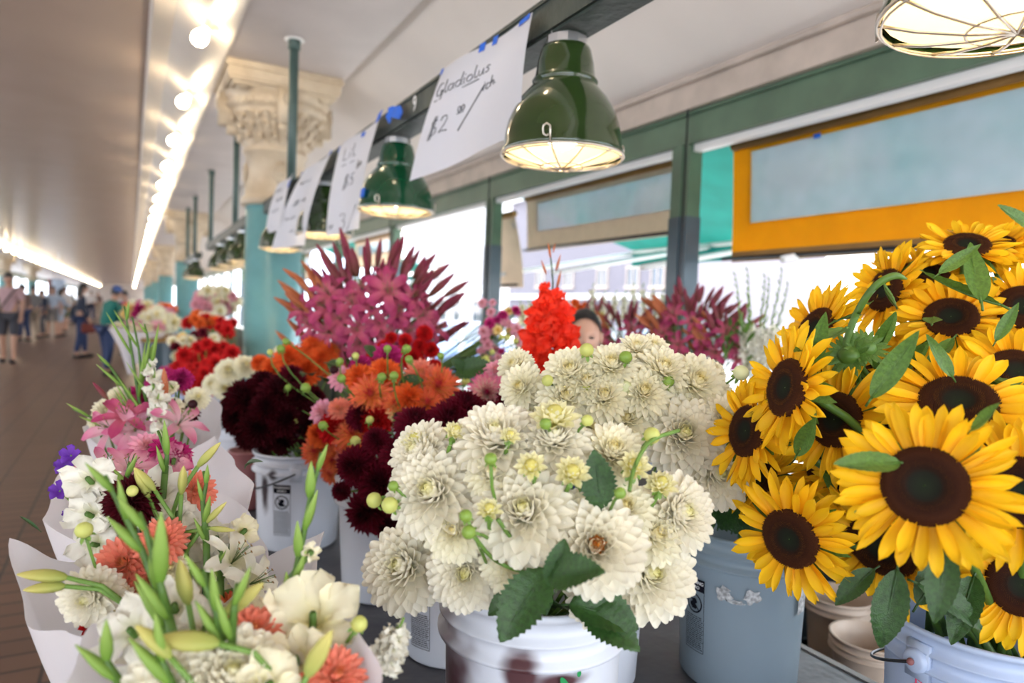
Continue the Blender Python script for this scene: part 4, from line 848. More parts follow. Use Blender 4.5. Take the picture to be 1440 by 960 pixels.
# arching bare stalks
for pts, lb in (([(665, 752), (700, 790), (760, 812), (800, 830)], 'long bud stalk arching over the leaves'), ([(700, 730), (730, 770), (770, 805)], 'thin green stalk under the middle dahlia'), ([(885, 690), (893, 655), (915, 620), (955, 605)], 'curved stalk rising to the rear bunch')):
    mb = MB(); pp = [P(x, y, .84+.03*i) for i, (x, y) in enumerate(pts)]; o = [bez(pp[i], (pp[min(i+1, len(pp)-1)]-pp[max(i-1, 0)])/6, pp[i+1], -(pp[min(i+2, len(pp)-1)]-pp[i])/6, 5) for i in range(len(pp)-1)]
    mb.tube([q for s_ in o for q in s_], .0028, 6); tag(mb.build('flower_stalk', M['stem']), lb, 'stalk')
# rear white bunch
wr = [(725, 515, 52, -.6, .6), (735, 545, 66, -.5, .3), (803, 525, 76, -.2, .7), (797, 560, 80, 0, .5), (860, 516, 72, .1, .9), (895, 492, 54, .1, 1.2), (918, 490, 46, .4, 1.2), (931, 522, 76, .4, .9), (975, 540, 84, .6, .6), (905, 553, 74, .2, .5), (850, 560, 74, 0, .6), (765, 590, 60, -.4, .3), (740, 580, 56, -.5, .2), (1000, 524, 42, .9, .8), (945, 575, 70, .4, .3), (880, 590, 80, .1, .4), (1005, 560, 60, .9, .5), (825, 540, 60, 0, .8), (836, 600, 80, 0, .3)]
for (px, py, dm, a, b) in wr:
    d = dome(px, py, 865, 560, 175, 90, 1.48, .18); p = P(px, py, d)
    dahlia('ivory', p, vdir(p, a, b), dm/FPX*d/2*1.08, footD(), 'ivory dahlia in the crowded rear white bunch below the red gladiolus', 'rear white dahlias')
for (px, py, dm, k, a, b, lb) in [(825, 492, 24, 'bud_cream', -.1, 1.0, 'pale bud standing on top of the rear white bunch'), (880, 502, 22, 'bud_green', .1, 1.5, 'green-backed bud in the rear white bunch'), (880, 545, 24, 'bud_white', .0, .8, 'white round bud low in the rear white bunch'), (824, 546, 18, 'bud_cream', .1, .2, 'yellowish bud in the middle of the rear white bunch'), (1042, 524, 26, 'bud_white', .6, .5, 'pale bud standing apart between white dahlias and sunflowers'), (940, 536, 20, 'bud_green', .3, 1.4, 'green-backed bud at the right of the rear white bunch'), (770, 535, 20, 'bud_cream', -.3, .6, 'small pale bud at the left of the rear white bunch')]:
    d = 1.30; p = P(px, py, d); flower_bud(k, p, vdir(p, a, b), dm/FPX*d/2, footD(), lb)
for (px, py, dm, a, b, lb) in [(962, 612, 116, .1, .25, 'large white dahlia at the left of the grey bucket group, below the rear bunch'), (1006, 662, 106, .5, -.1, 'white dahlia drooping over the grey-blue bucket'), (1018, 590, 70, .7, .5, 'white dahlia edge tucked behind the leftmost sunflower')]:
    d = 1.30; p = P(px, py, d); dahlia('white', p, vdir(p, a, b), dm/FPX*d/2*1.05, foot3(), lb)
# dark leaves of the front bunch
def pleaf(px, py, d, tx, ty, td, s, label, me=None, upv=None, m=None):
    p = P(px, py, d); q = P(tx, ty, td); L_ = (q-p).length
    o = leaf(p, q-p, upv or (CAM-p).normalized()+Vector((0, 0, .6)), L_*s, label, me or LEAF); return o
pleaf(770, 800, .86, 700, 895, .80, 1.0, 'large dark serrated leaf hanging over the bucket rim'); pleaf(772, 812, .80, 832, 795, .755, 1.1, 'dark serrated leaf pointing right below the orange-hearted dahlia', LEAF)
pleaf(782, 828, .81, 790, 765, .785, .95, 'curled dark leaf standing between the middle dahlias', LEAF2); pleaf(820, 852, .90, 900, 905, .84, 1.0, 'dark serrated leaf at the right of the bucket rim', LEAF); pleaf(800, 850, .9, 905, 865, .86, 1.0, 'dark leaf lying flat under the right dahlia', LEAF2)
pleaf(845, 715, .87, 838, 637, .85, 1.0, 'upright narrow dark leaf in the middle of the white dahlias', BLADE if False else LEAF); pleaf(740, 835, .92, 690, 850, .88, 1.0, 'small dark leaf at the left of the rim', LEAF2); pleaf(770, 860, .93, 760, 830, .9, 1.0, 'dark leaf deep inside the bucket', LEAF2)
for (px, py, tx, ty) in ((1010, 740, 1035, 690), (1030, 745, 1060, 700), (1000, 745, 990, 700), (1045, 740, 1090, 715)): pleaf(px, py, 1.5, tx, ty, 1.42, 1.1, 'dark leaf inside the grey-blue bucket, '+{1010: 'left of centre', 1030: 'near the sunflower stems', 1000: 'leftmost', 1045: 'rightmost'}[px])
for i in range(9):
    a = 1.0+i*4/9; p = Vector((BF[0]+.07*math.cos(a), BF[1]+.07*math.sin(a), 1.06)); leaf(p, (math.cos(a)*.8, math.sin(a)*.8, .9), (0, 0, 1), .10, 'dark leaf among the stems of the front white dahlias', LEAF2, 'leaf', group='front bunch foliage')
# ------------------------------------------------------------ SUNFLOWERS
random.seed(21)
fs = lambda: (BS[0]+U(-.07, .07), BS[1]+U(-.07, .07), .97)
sl_ = [(1174, 590, 76, -.62, .12, 'sunflower left of the big front one, tilted slightly left', 1), (1300, 683, 106, -.05, .05, 'largest sunflower facing straight out in the middle', 1), (1111, 757, 80, -.6, -.45, 'lowest left sunflower in front of the grey bucket, facing down left', .98),
 (1240, 768, 92, -.45, -.85, 'drooping sunflower half hidden below the largest one', 1.16), (1436, 692, 96, .15, .05, 'sunflower cut by the right edge at mid height', 1), (1437, 822, 84, .25, -.1, 'lowest right sunflower over the blue-white bucket', 1.0),
 (1050, 606, 70, -1.35, .1, 'leftmost sunflower facing left beside the white dahlias', .95), (1106, 545, 80, -1.5, .25, 'sunflower in profile above the leftmost one', 1.0), (1146, 464, 66, -1.4, .75, 'upper left sunflower in profile with a leaf over its disc', 1),
 (1245, 408, 60, -1.15, .4, 'sunflower behind the arched stalk, facing left', 1), (1337, 446, 66, 0, .85, 'upper sunflower with small round disc facing up', 1), (1348, 565, 94, .05, 1.0, 'wide sunflower tilted upwards above the largest one', 1.1),
 (1068, 672, 56, -.9, .5, 'small sunflower peeking above the lowest left one', .85), (1236, 530, 64, -.3, 1.2, 'sunflower mostly hidden behind the long leaf', 1), (1392, 352, 60, -.7, 1.7, 'topmost sunflower seen from below its side', 1),
 (1440, 432, 66, .2, .6, 'upper right sunflower cut by the frame edge', 1), (1432, 524, 76, .3, .8, 'sunflower at the right edge between two others', 1), (1300, 385, 56, .3, 1.8, 'sunflower seen edge-on at the top behind the round-disc one', 1),
 (1300, 500, 64, -.2, 1.4, 'sunflower petals behind the wide tilted one', 1), (1370, 640, 76, .2, .9, 'sunflower tucked behind the two central ones', 1), (1210, 675, 64, -.4, .3, 'sunflower petals between the left and largest ones', .9), (1360, 345, 56, .2, 1.6, 'sunflower at the very top beside the topmost one', .9), (1430, 610, 70, .4, .5, 'sunflower petals at the right above the cut one', 1), (1165, 655, 60, -.5, .4, 'shaded sunflower deep between the lowest left and left ones', .95), (1195, 700, 60, -.3, .1, 'shaded sunflower deep behind the drooping one', .95), (1185, 520, 58, -.5, .7, 'sunflower deep behind the profile ones', .95), (1275, 590, 60, 0, .5, 'sunflower deep behind the largest one', .95), (1385, 745, 66, .2, 0, 'sunflower petals between the largest and the lowest right', 1), (1405, 480, 60, .2, .8, 'sunflower deep at the upper right', .95)]
for i, (px, py, dpx, a, b, lb, k) in enumerate(sl_):
    d = min(1.45, .0905*FPX/dpx*k); sunflower(px, py, d, .104*k, a, b, lb, fs(), i)
SP = [((1265, 650), .83, (1160, 665), .80, 1.0, 'light green leaf in front of the sunflowers, pointing left'), ((1262, 800), .95, (1238, 918), .93, 1.0, 'big green leaf hanging toward the cream pots'), ((1330, 770), .86, (1320, 850), .83, 1.3, 'light leaf hanging under the largest sunflower'), ((1225, 560), .98, (1297, 465), .95, 1.0, 'long upright green leaf between upper sunflowers'),
 ((1140, 520), 1.1, (1160, 435), 1.08, 1.0, 'green leaf crossing the upper left sunflower disc'), ((1365, 605), .80, (1410, 575), .76, 1.2, 'pale green leaf at the edge of the wide tilted sunflower'), ((1260, 430), 1.25, (1232, 405), 1.2, 1.1, 'green leaf on the arched stalk'), ((1320, 385), 1.1, (1368, 355), 1.1, 1.2, 'green leaf near the top of the sunflowers'), ((1470, 330), .95, (1390, 294), .95, 1.0, 'dark green leaf entering at the right above the sunflowers'),
 ((1400, 480), 1.0, (1425, 440), 1.0, 1.3, 'grey-green leaf beside the round-disc sunflower'), ((1340, 530), 1.0, (1300, 480), 1.0, 1.2, 'narrow leaf above the wide tilted sunflower'), ((1290, 820), .98, (1400, 880), .95, 1.0, 'dark green leaf above the blue-white bucket'), ((1230, 800), 1.0, (1180, 840), 1.0, 1.2, 'green leaf behind the lowest left sunflower'), ((1290, 850), 1.0, (1330, 790), 1.0, 1.4, 'green leaf deep among the sunflower stems'), ((1370, 810), 1.0, (1340, 900), .95, 1.0, 'broad dark leaf over the bucket rim'), ((1120, 640), 1.05, (1150, 590), 1.0, 1.2, 'leaf between two left sunflowers')]
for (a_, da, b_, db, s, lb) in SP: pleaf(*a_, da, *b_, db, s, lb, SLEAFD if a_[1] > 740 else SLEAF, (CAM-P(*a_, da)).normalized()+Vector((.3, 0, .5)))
for i in range(44):
    px, py = U(1150, 1440), U(420, 860); p = P(px, py, U(1.12, 1.3)); leaf(p, (U(-1, 1), U(-1, 1), U(-.6, .6)), (0, 0, 1), U(.10, .16), 'green leaf deep among the sunflowers', SLEAF, group='sunflower foliage')
mb = MB(); pp = [P(1190, 480, 1.15), P(1205, 440, 1.14), P(1228, 405, 1.12), P(1255, 388, 1.11), P(1275, 392, 1.12)]
o = []
for i in range(4): o += bez(pp[i], (pp[i+1]-pp[max(i-1, 0)])/6, pp[i+1], -(pp[min(i+2, 4)]-pp[i])/6, 5)
mb.tube([P(1200, 640, 1.2)]+o, [.006]*(len(o)-3)+[.005, .004, .0025, .0015], 8); tag(mb.build('flower_stalk', M['leaf_light']), 'thick arched green stalk bending right over the upper sunflowers', 'stalk')
for k, (px, py, a, b) in enumerate(((1195, 500, -.3, .2), (1215, 490, .4, .6))):
    p = P(px, py, 1.15); t = thing('sunflower_bud', ['closed green sunflower head under the arched stalk, left one', 'closed green sunflower head under the arched stalk, right one'][k], 'flower bud', p); inst('sepals', SUN[k][2], t, frame((0, 0, 0), -vdir(p, a, b), U(0, 6), .05)); mb = MB(); mb.ball((0, 0, 0), .02, .02, .016); mb.build('bud_core', M['leaf_light'], t); stem(t, p, vdir(p, a, b), fs(), .005, 'leaf_light')
# ------------------------------------------------------------ middle dahlias
random.seed(31)
def bunch(items, d0, h, cx, cy, rx, ry, foot, label, group, k=1.05, cat='flower', name='dahlia'):
    for it in items:
        kind, px, py, dm = it[:4]; d = dome(px, py, cx, cy, rx, ry, d0, h); p = P(px, py, d)
        a, b = it[4:6] if len(it) > 5 else ((px-cx)/rx*.9, .35-(py-cy)/ry*.7); z = vdir(p, a, b); f = (foot[0]+U(-.07, .07), foot[1]+U(-.07, .07), foot[2])
        lb = it[6] if len(it) > 6 else None
        dahlia(kind, p, z, dm/FPX*d/2*k, f, lb or label.get(kind, 'flower'), None if lb else group+' '+kind, name=name)
LC = {'burgundy': 'deep burgundy ball dahlia in the group beside the front white dahlias', 'coral': 'coral-orange spiky dahlia in the central mixed bunch', 'salmon': 'salmon dahlia in the central mixed bunch', 'orange': 'orange ball dahlia in the central mixed bunch', 'red': 'small red ball dahlia behind the coral ones', 'pink': 'pink open dahlia in the central mixed bunch', 'yellow': 'pale yellow dahlia in the central mixed bunch', 'magenta': 'magenta dahlia in the central mixed bunch', 'black': 'nearly black ball dahlia in the bunch over the sprayed bucket'}
bunch([('burgundy', 502, 655, 62, -.5, .1, 'burgundy ball dahlia at the far left of its group, above the plain white bucket'), ('burgundy', 536, 680, 74, -.3, .3), ('burgundy', 518, 718, 66, -.5, -.3), ('burgundy', 560, 640, 60, -.2, .8), ('burgundy', 585, 598, 66, 0, 1.0), ('burgundy', 632, 596, 74, .1, .7, 'burgundy dahlia with spread petals right behind the front white dahlias'), ('burgundy', 560, 700, 60, -.2, 0), ('burgundy', 655, 575, 60, .2, 1.1), ('burgundy', 735, 595, 60, .2, .9, 'burgundy dahlia showing between the white bunches'), ('burgundy', 690, 590, 64), ('burgundy', 600, 630, 64), ('burgundy', 480, 690, 30), ('burgundy', 545, 735, 50, -.3, -.5), ('burgundy', 530, 620, 44), ('burgundy', 575, 665, 60), ('burgundy', 720, 560, 44), ('burgundy', 705, 615, 56)],
      1.95, .22, 600, 660, 190, 120, (BB[0]+.1, BB[1]-.1, .98), LC, 'burgundy group')
bunch([('coral', 497, 610, 62, -.3, .6, 'bright orange dahlia with a dark heart at the left of the coral group'), ('coral', 447, 634, 52, -.6, .1, 'lowest left coral dahlia above the sprayed bucket'), ('coral', 470, 645, 44, -.4, -.2), ('coral', 522, 555, 66, -.2, .4, 'coral dahlia in the middle with layered pointed petals'), ('coral', 615, 543, 66, .2, .4, 'large coral dahlia on the right of the coral group'), ('salmon', 592, 527, 50, .0, .7), ('coral', 600, 568, 54, .1, .5), ('coral', 555, 568, 40), ('pink', 455, 580, 40), ('salmon', 478, 575, 34), ('yellow', 560, 578, 34, .1, .5, 'small pale yellow dahlia between coral and burgundy'), ('orange', 540, 525, 50), ('pink', 480, 532, 38), ('magenta', 545, 500, 44), ('orange', 575, 560, 50), ('orange', 505, 530, 44), ('magenta', 508, 515, 36), ('coral', 640, 575, 40), ('orange', 450, 610, 40), ('red', 530, 590, 50), ('burgundy', 510, 585, 50), ('red', 470, 600, 50), ('coral', 468, 662, 40), ('salmon', 490, 645, 40)],
      2.25, .26, 545, 590, 140, 100, (BW[0]-.15, BW[1]-.1, .97), {**LC, 'burgundy': 'dark red ball dahlia sunk among the coral ones', 'red': 'red ball dahlia sunk among the coral ones'}, 'central mixed bunch')
bunch([('pinkwhite', 684, 551, 60, .1, .1, 'pink-tipped white dahlia with a dark heart left of the white bunch'), ('pink', 698, 522, 36, .1, .9, 'soft pink dahlia above the pink-tipped white one')], 2.1, .1, 685, 550, 80, 60, (BW[0]+.05, BW[1], .97), LC, 'pw')
bunch([('red', 597, 468, 26), ('red', 581, 505, 32), ('red', 606, 492, 26), ('red', 570, 478, 22), ('red', 560, 500, 26), ('red', 540, 488, 24), ('red', 610, 515, 24), ('red', 525, 500, 24), ('red', 590, 485, 22), ('red', 550, 475, 20)], 2.7, .1, 580, 495, 70, 40, (BW[0], BW[1]+.15, .97), LC, 'small red')
blk = [('black', 345, 560, 62), ('black', 365, 600, 60), ('black', 335, 590, 50), ('black', 400, 590, 54), ('black', 390, 550, 56), ('black', 420, 560, 50), ('black', 425, 600, 50), ('black', 350, 615, 40), ('black', 395, 620, 44), ('black', 430, 625, 40), ('burgundy', 410, 530, 40), ('black', 370, 540, 44), ('burgundy', 440, 560, 40), ('burgundy', 440, 590, 40), ('black', 375, 575, 54), ('black', 378, 625, 36), ('black', 318, 575, 30)]
bunch([(k, x, y, dd) for (k, x, y, dd) in blk], 2.55, .26, 380, 585, 80, 65, (BA[0], BA[1], .96), {**LC, 'burgundy': 'burgundy ball dahlia behind the nearly black ones'}, 'black dahlia bunch')
bunch([('orange', 440, 487, 36, 0, 1, 'top orange ball dahlia nearest the purple lilies'), ('orange', 408, 505, 48, -.3, .6, 'large orange ball dahlia left of the top one'), ('orange', 462, 495, 36), ('orange', 385, 520, 44), ('orange', 430, 520, 50), ('orange', 470, 520, 40), ('orange', 365, 510, 26), ('orange', 410, 535, 40), ('orange', 450, 505, 40)], 2.95, .15, 420, 515, 70, 40, (BA[0]+.12, BA[1]+.42, .95), {'orange': 'orange ball dahlia in the bunch left of the purple lilies'}, 'orange bunch')
bunch([('ivory', 322, 522, 36), ('ivory', 345, 515, 34), ('ivory', 318, 545, 36), ('ivory', 395, 497, 22), ('ivory', 300, 540, 30)], 3.15, .1, 330, 530, 50, 35, (BU[0], BU[1], .93), {'ivory': 'soft white dahlia in the small bunch above the black dahlias'}, 'small white bunch')
budp = [(470, 520), (478, 508), (500, 500), (545, 490), (572, 490), (537, 530), (554, 528), (480, 532), (415, 592), (418, 612), (454, 598), (465, 575), (530, 612), (520, 590), (540, 598), (560, 585), (500, 620), (515, 625), (405, 545), (430, 545), (620, 500), (655, 535), (660, 600), (665, 585), (610, 612), (395, 490), (402, 480), (380, 495), (640, 560), (575, 505)]
for i, (px, py) in enumerate(budp):
    d = U(1.85, 2.1) if px > 420 else 2.3; p = P(px, py, d); k = random.choice(['bud_green', 'bud_green', 'bud_cream', 'bud_dark']); flower_bud(k, p, vdir(p, U(-.8, .8), U(.2, 1.4)), U(.012, .018), (BW[0]-.15+U(-.1, .1), BW[1]-.1, .97), 'small unopened dahlia bud on a thin stalk above the coloured dahlias', 'dahlia buds')
for i in range(30):
    px, py = U(420, 650), U(500, 640); p = P(px, py, U(2.15, 2.35)); leaf(p, (U(-1, 1), U(-1, 1), U(0, 1)), (0, 0, 1), U(.06, .10), 'green leaf among the coloured dahlias', LEAF, group='coloured dahlia foliage')
for (px, py, tx, ty) in ((640, 525, 690, 508), (560, 545, 590, 530), (655, 525, 640, 505)): pleaf(px, py, 2.05, tx, ty, 2.0, 1.0, 'olive leaf among the coral dahlia stalks, '+{640: 'long one reaching right', 560: 'darkest one in the middle', 655: 'short one pointing left'}[px])
# ------------------------------------------------------------ purple lilies
def lilybunch(cx, cy, rx, ry, d0, h, nl, nb, foot, lbl, lbb, grp, budk=('lily_bud', 'lily_bud', 'lily_bud_orange'), ls=.075, bs=.13, kind='purple', seed=1):
    random.seed(seed)
    for i in range(nl):
        a = i*GA; q = math.sqrt((i+.5)/nl)*.78; px, py = cx+rx*q*math.cos(a), cy+ry*.15+ry*.75*q*math.sin(a); d = dome(px, py, cx, cy, rx, ry, d0, h); p = P(px, py, d)
        lily(kind, p, vdir(p, (px-cx)/rx*1.3, .5-(py-cy)/ry*.8), ls*U(.85, 1.1), (foot[0]+U(-.05, .05), foot[1]+U(-.05, .05), foot[2]), lbl, grp+' lilies')
    for i in range(nb):
        a = -math.pi*(.0+1.0*(i+.5)/nb)+U(-.12, .12); q = U(.35, .92) if i % 4 else U(.8, 1.0); px, py = cx+rx*q*math.cos(a)*.92, cy+ry*.1+ry*q*math.sin(a)*.85
        if i % 5 == 0: py = cy+ry*U(0, .6); px = cx+rx*random.choice((-1, 1))*U(.5, .85)
        d = dome(px, py, cx, cy, rx, ry, d0, h*.8); p = P(px, py, d); z = (Vector((0, 0, 1))*U(.5, 1.0)+CR*((px-cx)/rx)*1.2-CF*U(-.2, .5)).normalized()
        k = budk[2] if px < cx-rx*.45 else budk[i % 2]; lily_bud(k, p, z, bs*U(.75, 1.1), (foot[0]+U(-.05, .05), foot[1]+U(-.05, .05), foot[2]), lbb+(' on its left side' if k == budk[2] else ''), grp+' buds '+k)
lilybunch(520, 440, 125, 100, 3.15, .32, 26, 88, (BT[0], BT[1], 1.0), 'open purple-pink lily in the big bunch before the windows', 'pointed purple lily bud in the big bunch before the windows', 'big lily bunch', ls=.088, bs=.145)
p = P(545, 410, 2.82); lily('purple', p, vdir(p, .0, .35), .10, (BT[0], BT[1], 1.0), 'most open purple lily facing out in the middle of the big bunch')
BL = [PX(915, 520, 2.45), PX(975, 520, 2.4)]
for i, (px, X) in enumerate(((850, 2.55), (905, 2.5), (975, 2.48), (1065, 2.52), (700, 2.55), (760, 2.55))):
    q = PX(px, 500, X); bucket(q.x, q.y, .70, .32, .14, .12, 'white_plastic', 'bucket on the window shelf holding flowers', 'window shelf buckets')
fw = lambda px: (PX(px, 500, 2.5).x, PX(px, 500, 2.5).y, .98)
lilybunch(970, 465, 62, 62, 3.5, .2, 8, 60, fw(975), 'dark purple lily on the window shelf', 'narrow purple-green lily bud on the window shelf', 'shelf lilies', ls=.07, bs=.12, seed=3)
lilybunch(885, 475, 55, 45, 3.9, .2, 6, 40, fw(905), 'dark purple lily on the window shelf', 'narrow purple-green lily bud on the window shelf', 'shelf lilies', ls=.07, bs=.12, seed=4)
lilybunch(1020, 480, 40, 45, 3.4, .15, 5, 24, fw(985), 'dark purple lily on the window shelf', 'narrow purple-green lily bud on the window shelf', 'shelf lilies', ls=.07, bs=.12, seed=5)
random.seed(41)
for i in range(7):
    px = 1035+i*12; b = P(px*.35+1065*.65, 530, 3.2); tp = P(px+U(-12, 12), 375+U(0, 35), 3.2); gladiolus('white', b, tp, 6, 9, .040, 'white gladiolus spike with green tips on the shelf behind the sunflowers', 'shelf white gladioli')
for i in range(20):
    p = P(U(1015, 1055), U(455, 510), U(3.1, 3.3)); leaf(p, (U(-1, 1), U(-.5, .5), U(.2, 1)), (0, 0, 1), .09, 'light green foliage leaf beside the white gladioli', SLEAF, group='shelf foliage')
for i in range(9):
    px = 832+i*15; b = P(px, 450, 4.3); tp = P(px+U(-5, 5), 402+U(0, 14), 4.3); gladiolus('white', b, tp, 5, 1, .035, 'white flower spike glowing against the windows', 'backlit white spikes')
for i in range(6):
    px = 735+i*14; b = P(px, 455, 4.6); tp = P(px+U(-5, 5), 420+U(0, 8), 4.6); gladiolus('cream', b, tp, 4, 1, .04, 'cream flower spike blurred behind the red gladiolus', 'backlit cream spikes')
for i in range(16):
    px, py = U(755, 850), U(420, 450); p = P(px, py, 4.4); dahlia('daisy_orange', p, vdir(p, U(-.6, .6), .6), .035, fw(850), 'small orange flower blurred before the windows', 'backlit orange flowers')
for i in range(26):
    px, py = U(820, 870), U(430, 500); p = P(px, py, U(3.9, 4.2)); lily_bud(random.choice(['lily_bud', 'lily_bud_green']), p, Vector((U(-.5, .5), U(-.3, .3), 1)).normalized(), U(.06, .1), fw(850), 'slim dark bud in the soft bunch behind the seller', 'soft bud bunch')
# alstroemeria-like purple and yellow bunch
for i in range(34):
    px, py = 702+U(-28, 28), 468+U(-42, 36); p = P(px, py, U(2.75, 2.9)); k = random.choice(['daisy_pink', 'daisy_pink', 'daisy_magenta', 'daisy_yellow'])
    if k == 'daisy_yellow' and px < 700: k = 'daisy_pink'
    dahlia(k, p, vdir(p, (px-702)/40, U(.2, 1)), U(.018, .028), (BX[0]-.05+U(-.03, .03), 3.4, 1.0), 'small pink flower in the loose bunch before the second post' if k == 'daisy_pink' else 'small magenta flower in the loose bunch before the second post' if 'yellow' not in k else 'small yellow flower in the loose bunch before the second post', 'loose bunch '+k)
for i in range(10):
    px, py = 700+U(-28, 28), 490+U(-25, 30); p = P(px, py, 2.75); flower_bud('bud_cream', p, vdir(p, U(-1, 1), 1), .014, (BX[0]-.05, 3.4, 1.0), 'yellow-green bud in the loose pink bunch', 'loose bunch buds')
for i in range(16):
    px, py = U(735, 745)+U(-15, 10), 480+U(-30, 30); p = P(px, py, 3.4); dahlia('daisy_white', p, vdir(p, U(-1, 1), .6), .03, fw(760), 'pale blurred flower behind the red gladiolus', 'pale blurred flowers')
# red gladiolus: tall florets and bare tip
random.seed(5)
base = P(772, 560, 2.15); top = P(776, 346, 2.2); t = thing('gladiolus', 'tall bright red gladiolus spike with a bare budded tip against the windows', 'gladiolus', base); ax = top-base
mb = MB(); mb.tube([ax*(i/12)+CR*.006*math.sin(i*.9) for i in range(13)], [.006-.004*i/12 for i in range(13)], 6); mb.build('stem', M['leaf'], t); stem(t, base, Vector((0, 0, 1)), (BX[0], min(BX[1], 3.5), .97), .006)
for (px, py, sc, a, b) in [(762, 428, .050, -.5, .5), (790, 440, .056, .5, .3), (758, 450, .060, -.6, .2), (782, 462, .066, .25, .1), (796, 470, .06, .7, .1), (755, 480, .068, -.5, 0), (778, 490, .07, .1, .0), (796, 498, .066, .6, -.1), (760, 508, .066, -.4, -.2), (786, 515, .066, .3, -.3), (768, 530, .06, 0, -.3), (773, 420, .045, 0, .6), (765, 400, .026, -.6, 1.0), (786, 412, .03, .6, .9), (770, 458, .06, 0, .1), (745, 500, .05, -.7, 0)]:
    p = P(px, py, 2.13); inst('bloom', random.choice(GB['red']), t, frame(p-base-vdir(p, a, b)*.02, vdir(p, a, b), U(0, 6), sc))
rb = SHE.copy(); rb.materials.clear(); rb.materials.append(M['lily_bud_orange'])
for (px, py, sc, a) in [(783, 395, .055, .2), (768, 375, .045, -.4), (782, 370, .05, .25), (774, 352, .045, -.2), (778, 345, .03, .15), (772, 410, .04, -.3)]: inst('bud', rb, t, frame(P(px, py+10, 2.17)-base, Vector((0, 0, 1))+CR*a, 0, sc))
# ------------------------------------------------------------ wrapped bouquets
def wrap_paper(rim, apex, label, bulge=.05):
    A = P(*apex); pts = [P(*q[:3]) for q in rim]; n = len(pts); root = thing('bouquet_wrap', label, 'paper wrap', A)
    def rimp(u):
        s = u*n; i = int(s) % n; f = s-int(s); p0, p1, p2, p3 = pts[i-1], pts[i], pts[(i+1) % n], pts[(i+2) % n]
        sharp1 = len(rim[i]) > 3; sharp2 = len(rim[(i+1) % n]) > 3
        m1 = (p2-p0)*.5 if not sharp1 else (p2-p1)*.6; m2 = (p3-p1)*.5 if not sharp2 else (p2-p1)*.6
        return p1*(2*f**3-3*f*f+1)+m1*(f**3-2*f*f+f)+p2*(-2*f**3+3*f*f)+m2*(f**3-f*f)
    C = sum(pts, Vector())/n
    def fn(u, w):
        r = rimp(u); p = A.lerp(r, .04+.96*w); out = (r-C); out.z = 0
        p = p+out*(bulge*math.sin(math.pi*w))*2+Vector((0, 0, 0))+out.normalized()*.004*math.sin(u*n*6.28+w*3)*w
        return (*(p-A), (w, 0, 0))
    mb = MB(); mb.grid(n*8, 12, fn, 0, None, True); mb.build('paper_sheet', M['paper'], root)
    mb = MB(); mb.lathe([(.022, -.02), (.030, 0), (.022, .02)], 12); mb.tube([(0, 0, 0), (.01, 0, -.16)], [.02, .024], 8); mb.build('stem_bundle', M['stem'], root)
    return A
S = 's'
AA = wrap_paper([(130, 877, .80, S), (210, 862, .93), (310, 850, .98), (400, 838, .94), (466, 806, .86, S), (500, 872, .76), (533, 968, .68), (430, 1120, .58), (230, 1120, .58), (85, 968, .68, S)], (320, 1330, .80), 'white paper cone of the nearest bouquet at the bottom left')
AB = wrap_paper([(14, 756, 1.0, S), (110, 790, 1.15), (190, 740, 1.3), (262, 700, 1.36), (322, 698, 1.32), (355, 730, 1.27), (377, 782, 1.2, S), (456, 746, 1.12, S), (430, 850, 1.02), (370, 905, .95), (250, 922, .87, S), (97, 889, .86, S), (36, 870, .92)], (250, 1190, 1.06), 'white paper cone of the second bouquet, its corner pointing far left')
AC = wrap_paper([(60, 730, 1.33, S), (82, 667, 1.5, S), (150, 655, 1.6), (230, 650, 1.66), (302, 613, 1.58, S), (330, 650, 1.5, S), (357, 682, 1.42, S), (338, 722, 1.34), (250, 790, 1.2), (140, 780, 1.22)], (225, 1010, 1.36), 'white paper cone of the third bouquet, folded corner beside the sprayed bucket')
AD = wrap_paper([(116, 600, 1.82, S), (150, 585, 2.0), (225, 575, 2.1), (293, 550, 2.02, S), (312, 577, 1.93), (303, 622, 1.8), (262, 648, 1.68), (205, 655, 1.64), (150, 640, 1.7)], (225, 830, 1.8), 'white paper cone of the fourth bouquet, farthest along the bench')
def hold(x, y, lb):
    bucket(x, y, .52, .26, .085, .07, 'post_grey', lb, ribs=False, name='vase')
for A_, lb in ((AA, 'dark vase under the nearest bouquet'), (AB, 'dark vase under the second bouquet'), (AC, 'dark vase under the third bouquet'), (AD, 'dark vase under the fourth bouquet')): hold(A_.x, A_.y, lb)
random.seed(51)
def gb(kind, px, py, d, dm, a, b, label, foot, ruff=0, wid=1.0, cat='flower', name='gladiolus_bloom'):
    """single open gladiolus bloom or pair on a hidden spike"""
    p = P(px, py, d); z = vdir(p, a, b); t = thing(name, label, cat, p); s = dm/FPX*d*.52
    inst('bloom', random.choice(GB[kind]), t, frame(-z*s*.5, z, U(0, 6), s)); stem(t, p-z*s*.4, z, foot, .004, 'leaf_light')
